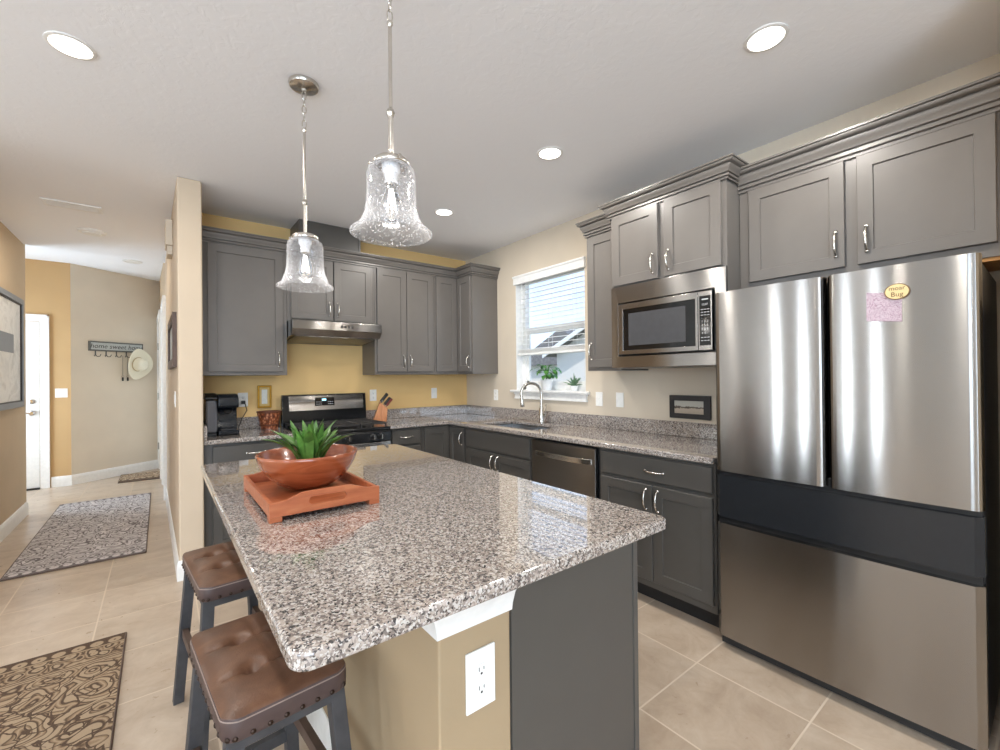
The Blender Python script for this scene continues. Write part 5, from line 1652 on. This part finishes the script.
# ------------------------------------------------------------------ ceiling fittings
def build_ceiling_things():
    labs = ['lit recessed ceiling light at the upper left of the picture', 'lit recessed ceiling light above the refrigerator', 'lit recessed ceiling light above the microwave side of the counter', 'lit recessed ceiling light nearest the back corner']
    for (x, y), lb in zip(CANS, labs+['lit recessed ceiling light behind the camera', 'lit recessed ceiling light in the living area', 'lit recessed ceiling light far back in the living area']):
        t = thing('recessed_light', lb, 'ceiling light', (x, y, CEIL-0.001), 'recessed ceiling lights')
        obj('trim_ring', MB().lathe([(0.066, 0), (0.080, 0), (0.079, -0.003), (0.073, -0.005), (0.066, -0.005)], (x, y, CEIL-0.0005), 40, closed=True), 'white_trim', t)
        obj('diffuser', MB().lathe([(0.0, -0.004), (0.0655, -0.004), (0.0655, -0.001), (0.0, -0.001)], (x, y, CEIL), 36), 'lamp_diffuser', t)
    t = thing('smoke_detector', 'white ceiling disc in the hall before the entry', 'detector', (-3.345, 1.12, CEIL))
    obj('base', MB().lathe([(0, -0.0005), (0.10, -0.0005), (0.10, -0.008), (0.092, -0.018), (0, -0.018)], (-3.345, 1.12, CEIL), 36), 'white_plastic', t)
    obj('cover', MB().lathe([(0.07, -0.0185), (0.066, -0.028), (0.04, -0.034), (0, -0.035)], (-3.345, 1.12, CEIL), 30), 'white_plastic', t)
    t = thing('ceiling_light', 'unlit white disc light on the entry ceiling', 'ceiling light', (-3.13, 2.95, 2.86))
    obj('trim_ring', MB().lathe([(0.075, 0), (0.1, 0), (0.1, -0.006), (0.075, -0.010)], (-3.13, 2.95, 2.8595), 36, closed=True), 'white_trim', t)
    obj('lens', MB().lathe([(0, -0.001), (0.074, -0.001), (0.074, -0.007), (0, -0.008)], (-3.13, 2.95, 2.8595), 30), 'white_plastic', t)
    t = thing('ceiling_vent', 'long white air vent on the hall ceiling', 'vent', (-3.39, 0.41, CEIL))
    m = MB().grid([-3.56, -3.535, -3.245, -3.22], [0.33, 0.355, 0.465, 0.49], lambda a, b: not (-3.535 < a < -3.245 and 0.355 < b < 0.465), CEIL-0.008, CEIL-0.0005)
    obj('frame', m, 'white_trim', t)
    obj('backing', MB().box((-3.535, 0.355, CEIL-0.003), (-3.245, 0.465, CEIL-0.0005)), 'rack_face', t)
    m = MB()
    for i in range(6):
        y = 0.365+i*0.018
        m.prism([(y, CEIL-0.003), (y+0.012, CEIL-0.009), (y+0.013, CEIL-0.0085), (y+0.002, CEIL-0.003)], -3.535, -3.245, lambda a, b, h: (h, a, b))
    obj('louvers', m, 'white_trim', t)
build_ceiling_things()

# ------------------------------------------------------------------ rugs
DK, MD, LT = rgb(92, 76, 66), rgb(150, 124, 100), rgb(206, 186, 160)
mk_rug('rug_near', -3.39, -2.30, 0.76, 2.06, rgb(78, 62, 52), rgb(138, 114, 90), rgb(172, 150, 124), 1.1)
mk_rug('rug_hall', -3.335, 1.19, 0.76, 2.26, rgb(110, 102, 102), rgb(186, 178, 176), rgb(216, 210, 208), 1.0)
mk_rug('mat_entry', -3.05, 3.75, 0.5, 0.8, rgb(88, 70, 58), rgb(150, 122, 98), rgb(206, 186, 160), 1.3)
def rug(name, label, x0, x1, y0, y1, mat, group=None, fringe=False):
    m = MB(); r = 0.012
    m.grid([x0+(x1-x0)*i/12 for i in range(13)], [y0+(y1-y0)*i/24 for i in range(25)], lambda a, b: True, 0.0008, 0.010)
    t = thing(name, label, 'rug', ((x0+x1)/2, (y0+y1)/2, 0), group)
    obj('pile', m, mat, t, 0.003)
    m = MB()
    pts = [(x0, y0, 0.006), (x1, y0, 0.006), (x1, y1, 0.006), (x0, y1, 0.006), (x0, y0, 0.006)]
    for a, b in zip(pts[:-1], pts[1:]): m.cyl(a, b, 0.005, n=8)
    obj('binding', m, 'stool_brown_wood', t)
rug('runner_rug', 'brown patterned runner rug in the near left corner of the floor', -3.77, -3.01, -3.33, -1.27, 'rug_near', 'patterned runner rugs')
rug('runner_rug', 'greyish patterned runner rug lying in the hallway', -3.715, -2.955, 0.06, 2.32, 'rug_hall', 'patterned runner rugs')
rug('door_mat', 'small brown patterned mat at the far end of the hall', -3.30, -2.86, 3.25, 3.85, 'mat_entry')

# ------------------------------------------------------------------ hall things
def build_hall_things():
    # large framed picture on the left wall
    x = -3.93
    y0, y1, z0, z1 = 0.55, 1.86, 1.10, 2.13
    t = thing('wall_picture', 'large grey framed pale abstract picture on the left hall wall', 'picture', (x, (y0+y1)/2, z0))
    f = lambda a, b, h: (x+h, a, b)
    obj('frame', MB().grid([y0, y0+0.05, y1-0.05, y1], [z0, z0+0.05, z1-0.05, z1], lambda a, b: not (y0+0.05 < a < y1-0.05 and z0+0.05 < b < z1-0.05), 0.0005, 0.03, f), 'frame_grey', t, 0.002)
    obj('inner_frame', MB().grid([y0+0.05, y0+0.062, y1-0.062, y1-0.05], [z0+0.05, z0+0.062, z1-0.062, z1-0.05], lambda a, b: not (y0+0.062 < a < y1-0.062 and z0+0.062 < b < z1-0.062), 0.0005, 0.024, f), 'frame_black', t)
    obj('print', MB().box((x+0.001, y0+0.062, z0+0.062), (x+0.014, y1-0.062, z1-0.062)), 'print_abstract', t)
    obj('grey_patch', MB().box((x+0.0142, 1.12, 1.60), (x+0.0155, 1.56, 1.77)), 'frame_grey', t)
    # sign rack on the diagonal wall
    A = Vector((-3.767, 3.52, 0)); B = Vector((-2.86, 4.19, 0))
    u = (B-A).normalized(); n = Vector((u.y, -u.x, 0))
    a0, a1, z0, z1 = 0.19, 0.862, 1.745, 1.875
    t = thing('coat_rack', 'grey wall rack with hooks and a home sweet home lettered board', 'rack', P3(A, u, n, (a0+a1)/2, z0, 0))
    m = MB(); pbox(m, A, u, n, a0, a1, z0, z1, 0.0005, 0.03); bd = obj('board', m, 'rack_dark', t)
    m = MB(); pbox(m, A, u, n, a0+0.015, a1-0.015, z0+0.018, z1-0.018, 0.0302, 0.032); obj('face_panel', m, 'rack_face', bd)
    text('lettering', 'home sweet home', 'dark_text', bd, P3(A, u, n, (a0+a1)/2, (z0+z1)/2, 0.0325), u, ZU, 0.088, 0.0006, 'CENTER', 0.2)
    for i in range(5):
        a = a0+0.08+i*0.127
        m = MB()
        pbox(m, A, u, n, a-0.006, a+0.006, z0-0.06, z0-0.0005, 0.004, 0.01)
        m.tube([P3(A, u, n, a, z0-0.05, 0.01), P3(A, u, n, a+0.012, z0-0.075, 0.02), P3(A, u, n, a+0.032, z0-0.072, 0.038), P3(A, u, n, a+0.04, z0-0.045, 0.044)], 0.005, 7)
        m.tube([P3(A, u, n, a, z0-0.05, 0.01), P3(A, u, n, a-0.02, z0-0.072, 0.025), P3(A, u, n, a-0.032, z0-0.06, 0.034)], 0.004, 7)
        obj('hook', m, 'rack_dark', t)
    # straw hat hanging from the last hooks
    hc = P3(A, u, n, 0.735, 1.575, 0.10)
    h = thing('straw_hat', 'cream straw hat hanging from the right end of the wall rack', 'hat', hc)
    ax = (n*0.96+u*0.22-ZU*0.12).normalized()
    e1 = ZU.cross(ax).normalized(); e2 = ax.cross(e1)
    m = MB(); vs = []; fs = []
    rings = [(0.205, 0.0), (0.203, 0.004), (0.17, 0.0), (0.13, -0.004), (0.100, 0.0), (0.094, 0.02), (0.088, 0.07), (0.075, 0.10), (0.05, 0.112), (0.02, 0.104), (0.001, 0.100)]
    N = 44
    for r, hh in rings:
        for i in range(N):
            a = 2*PI*i/N
            kx = 1.0 if r > 0.11 else 0.95
            curl = 0.055*max(0, (r-0.1)/0.105)**1.5*abs(math.cos(a))**2 if r > 0.1 else 0
            tip = 0.02*max(0, (r-0.1)/0.105)*abs(math.sin(a))**6
            vs.append(Vector(hc)+e1*r*kx*math.cos(a)+e2*(r+tip)*math.sin(a)*1.0+ax*(hh+curl))
    for j in range(len(rings)-1):
        for i in range(N): fs.append((j*N+i, j*N+(i+1) % N, (j+1)*N+(i+1) % N, (j+1)*N+i))
    fs.append(tuple(range((len(rings)-1)*N, len(rings)*N)))
    m.add(vs, fs)
    o = obj('crown_and_brim', m, 'hat_straw', h, smooth=60)
    sd = o.modifiers.new('thick', 'SOLIDIFY'); sd.thickness = 0.004
    m = MB(); pts = [Vector(hc)+e1*0.0985*0.95*math.cos(2*PI*i/40)+e2*0.0985*math.sin(2*PI*i/40)+ax*0.012 for i in range(41)]
    m.tube(pts, 0.006, 6); obj('hat_band', m, 'hat_band', h)
    # keys
    labs = ['small dark key hanging below the hat, left one', 'small black key fob hanging below the hat, right one']
    for i, a in enumerate((0.60, 0.665)):
        k = thing('key_ring', labs[i], 'keys', P3(A, u, n, a, 1.36, 0.02), 'keys below the hat')
        obj('ring', MB().torus(P3(A, u, n, a, 1.40, 0.012), 0.014, 0.0018, n, 20, 6), 'key_metal', k)
        m = MB(); pbox(m, A, u, n, a-0.01, a+0.01, 1.335, 1.386, 0.006, 0.018)
        obj('fob', m, 'black_plastic', k, 0.003)
        m = MB().tube([P3(A, u, n, a, 1.414, 0.012), P3(A, u, n, a+0.0, 1.50, 0.012), P3(A, u, n, a, 1.69, 0.012)], 0.0016, 5)
        obj('lanyard', m, 'dark_text', k)
build_hall_things()
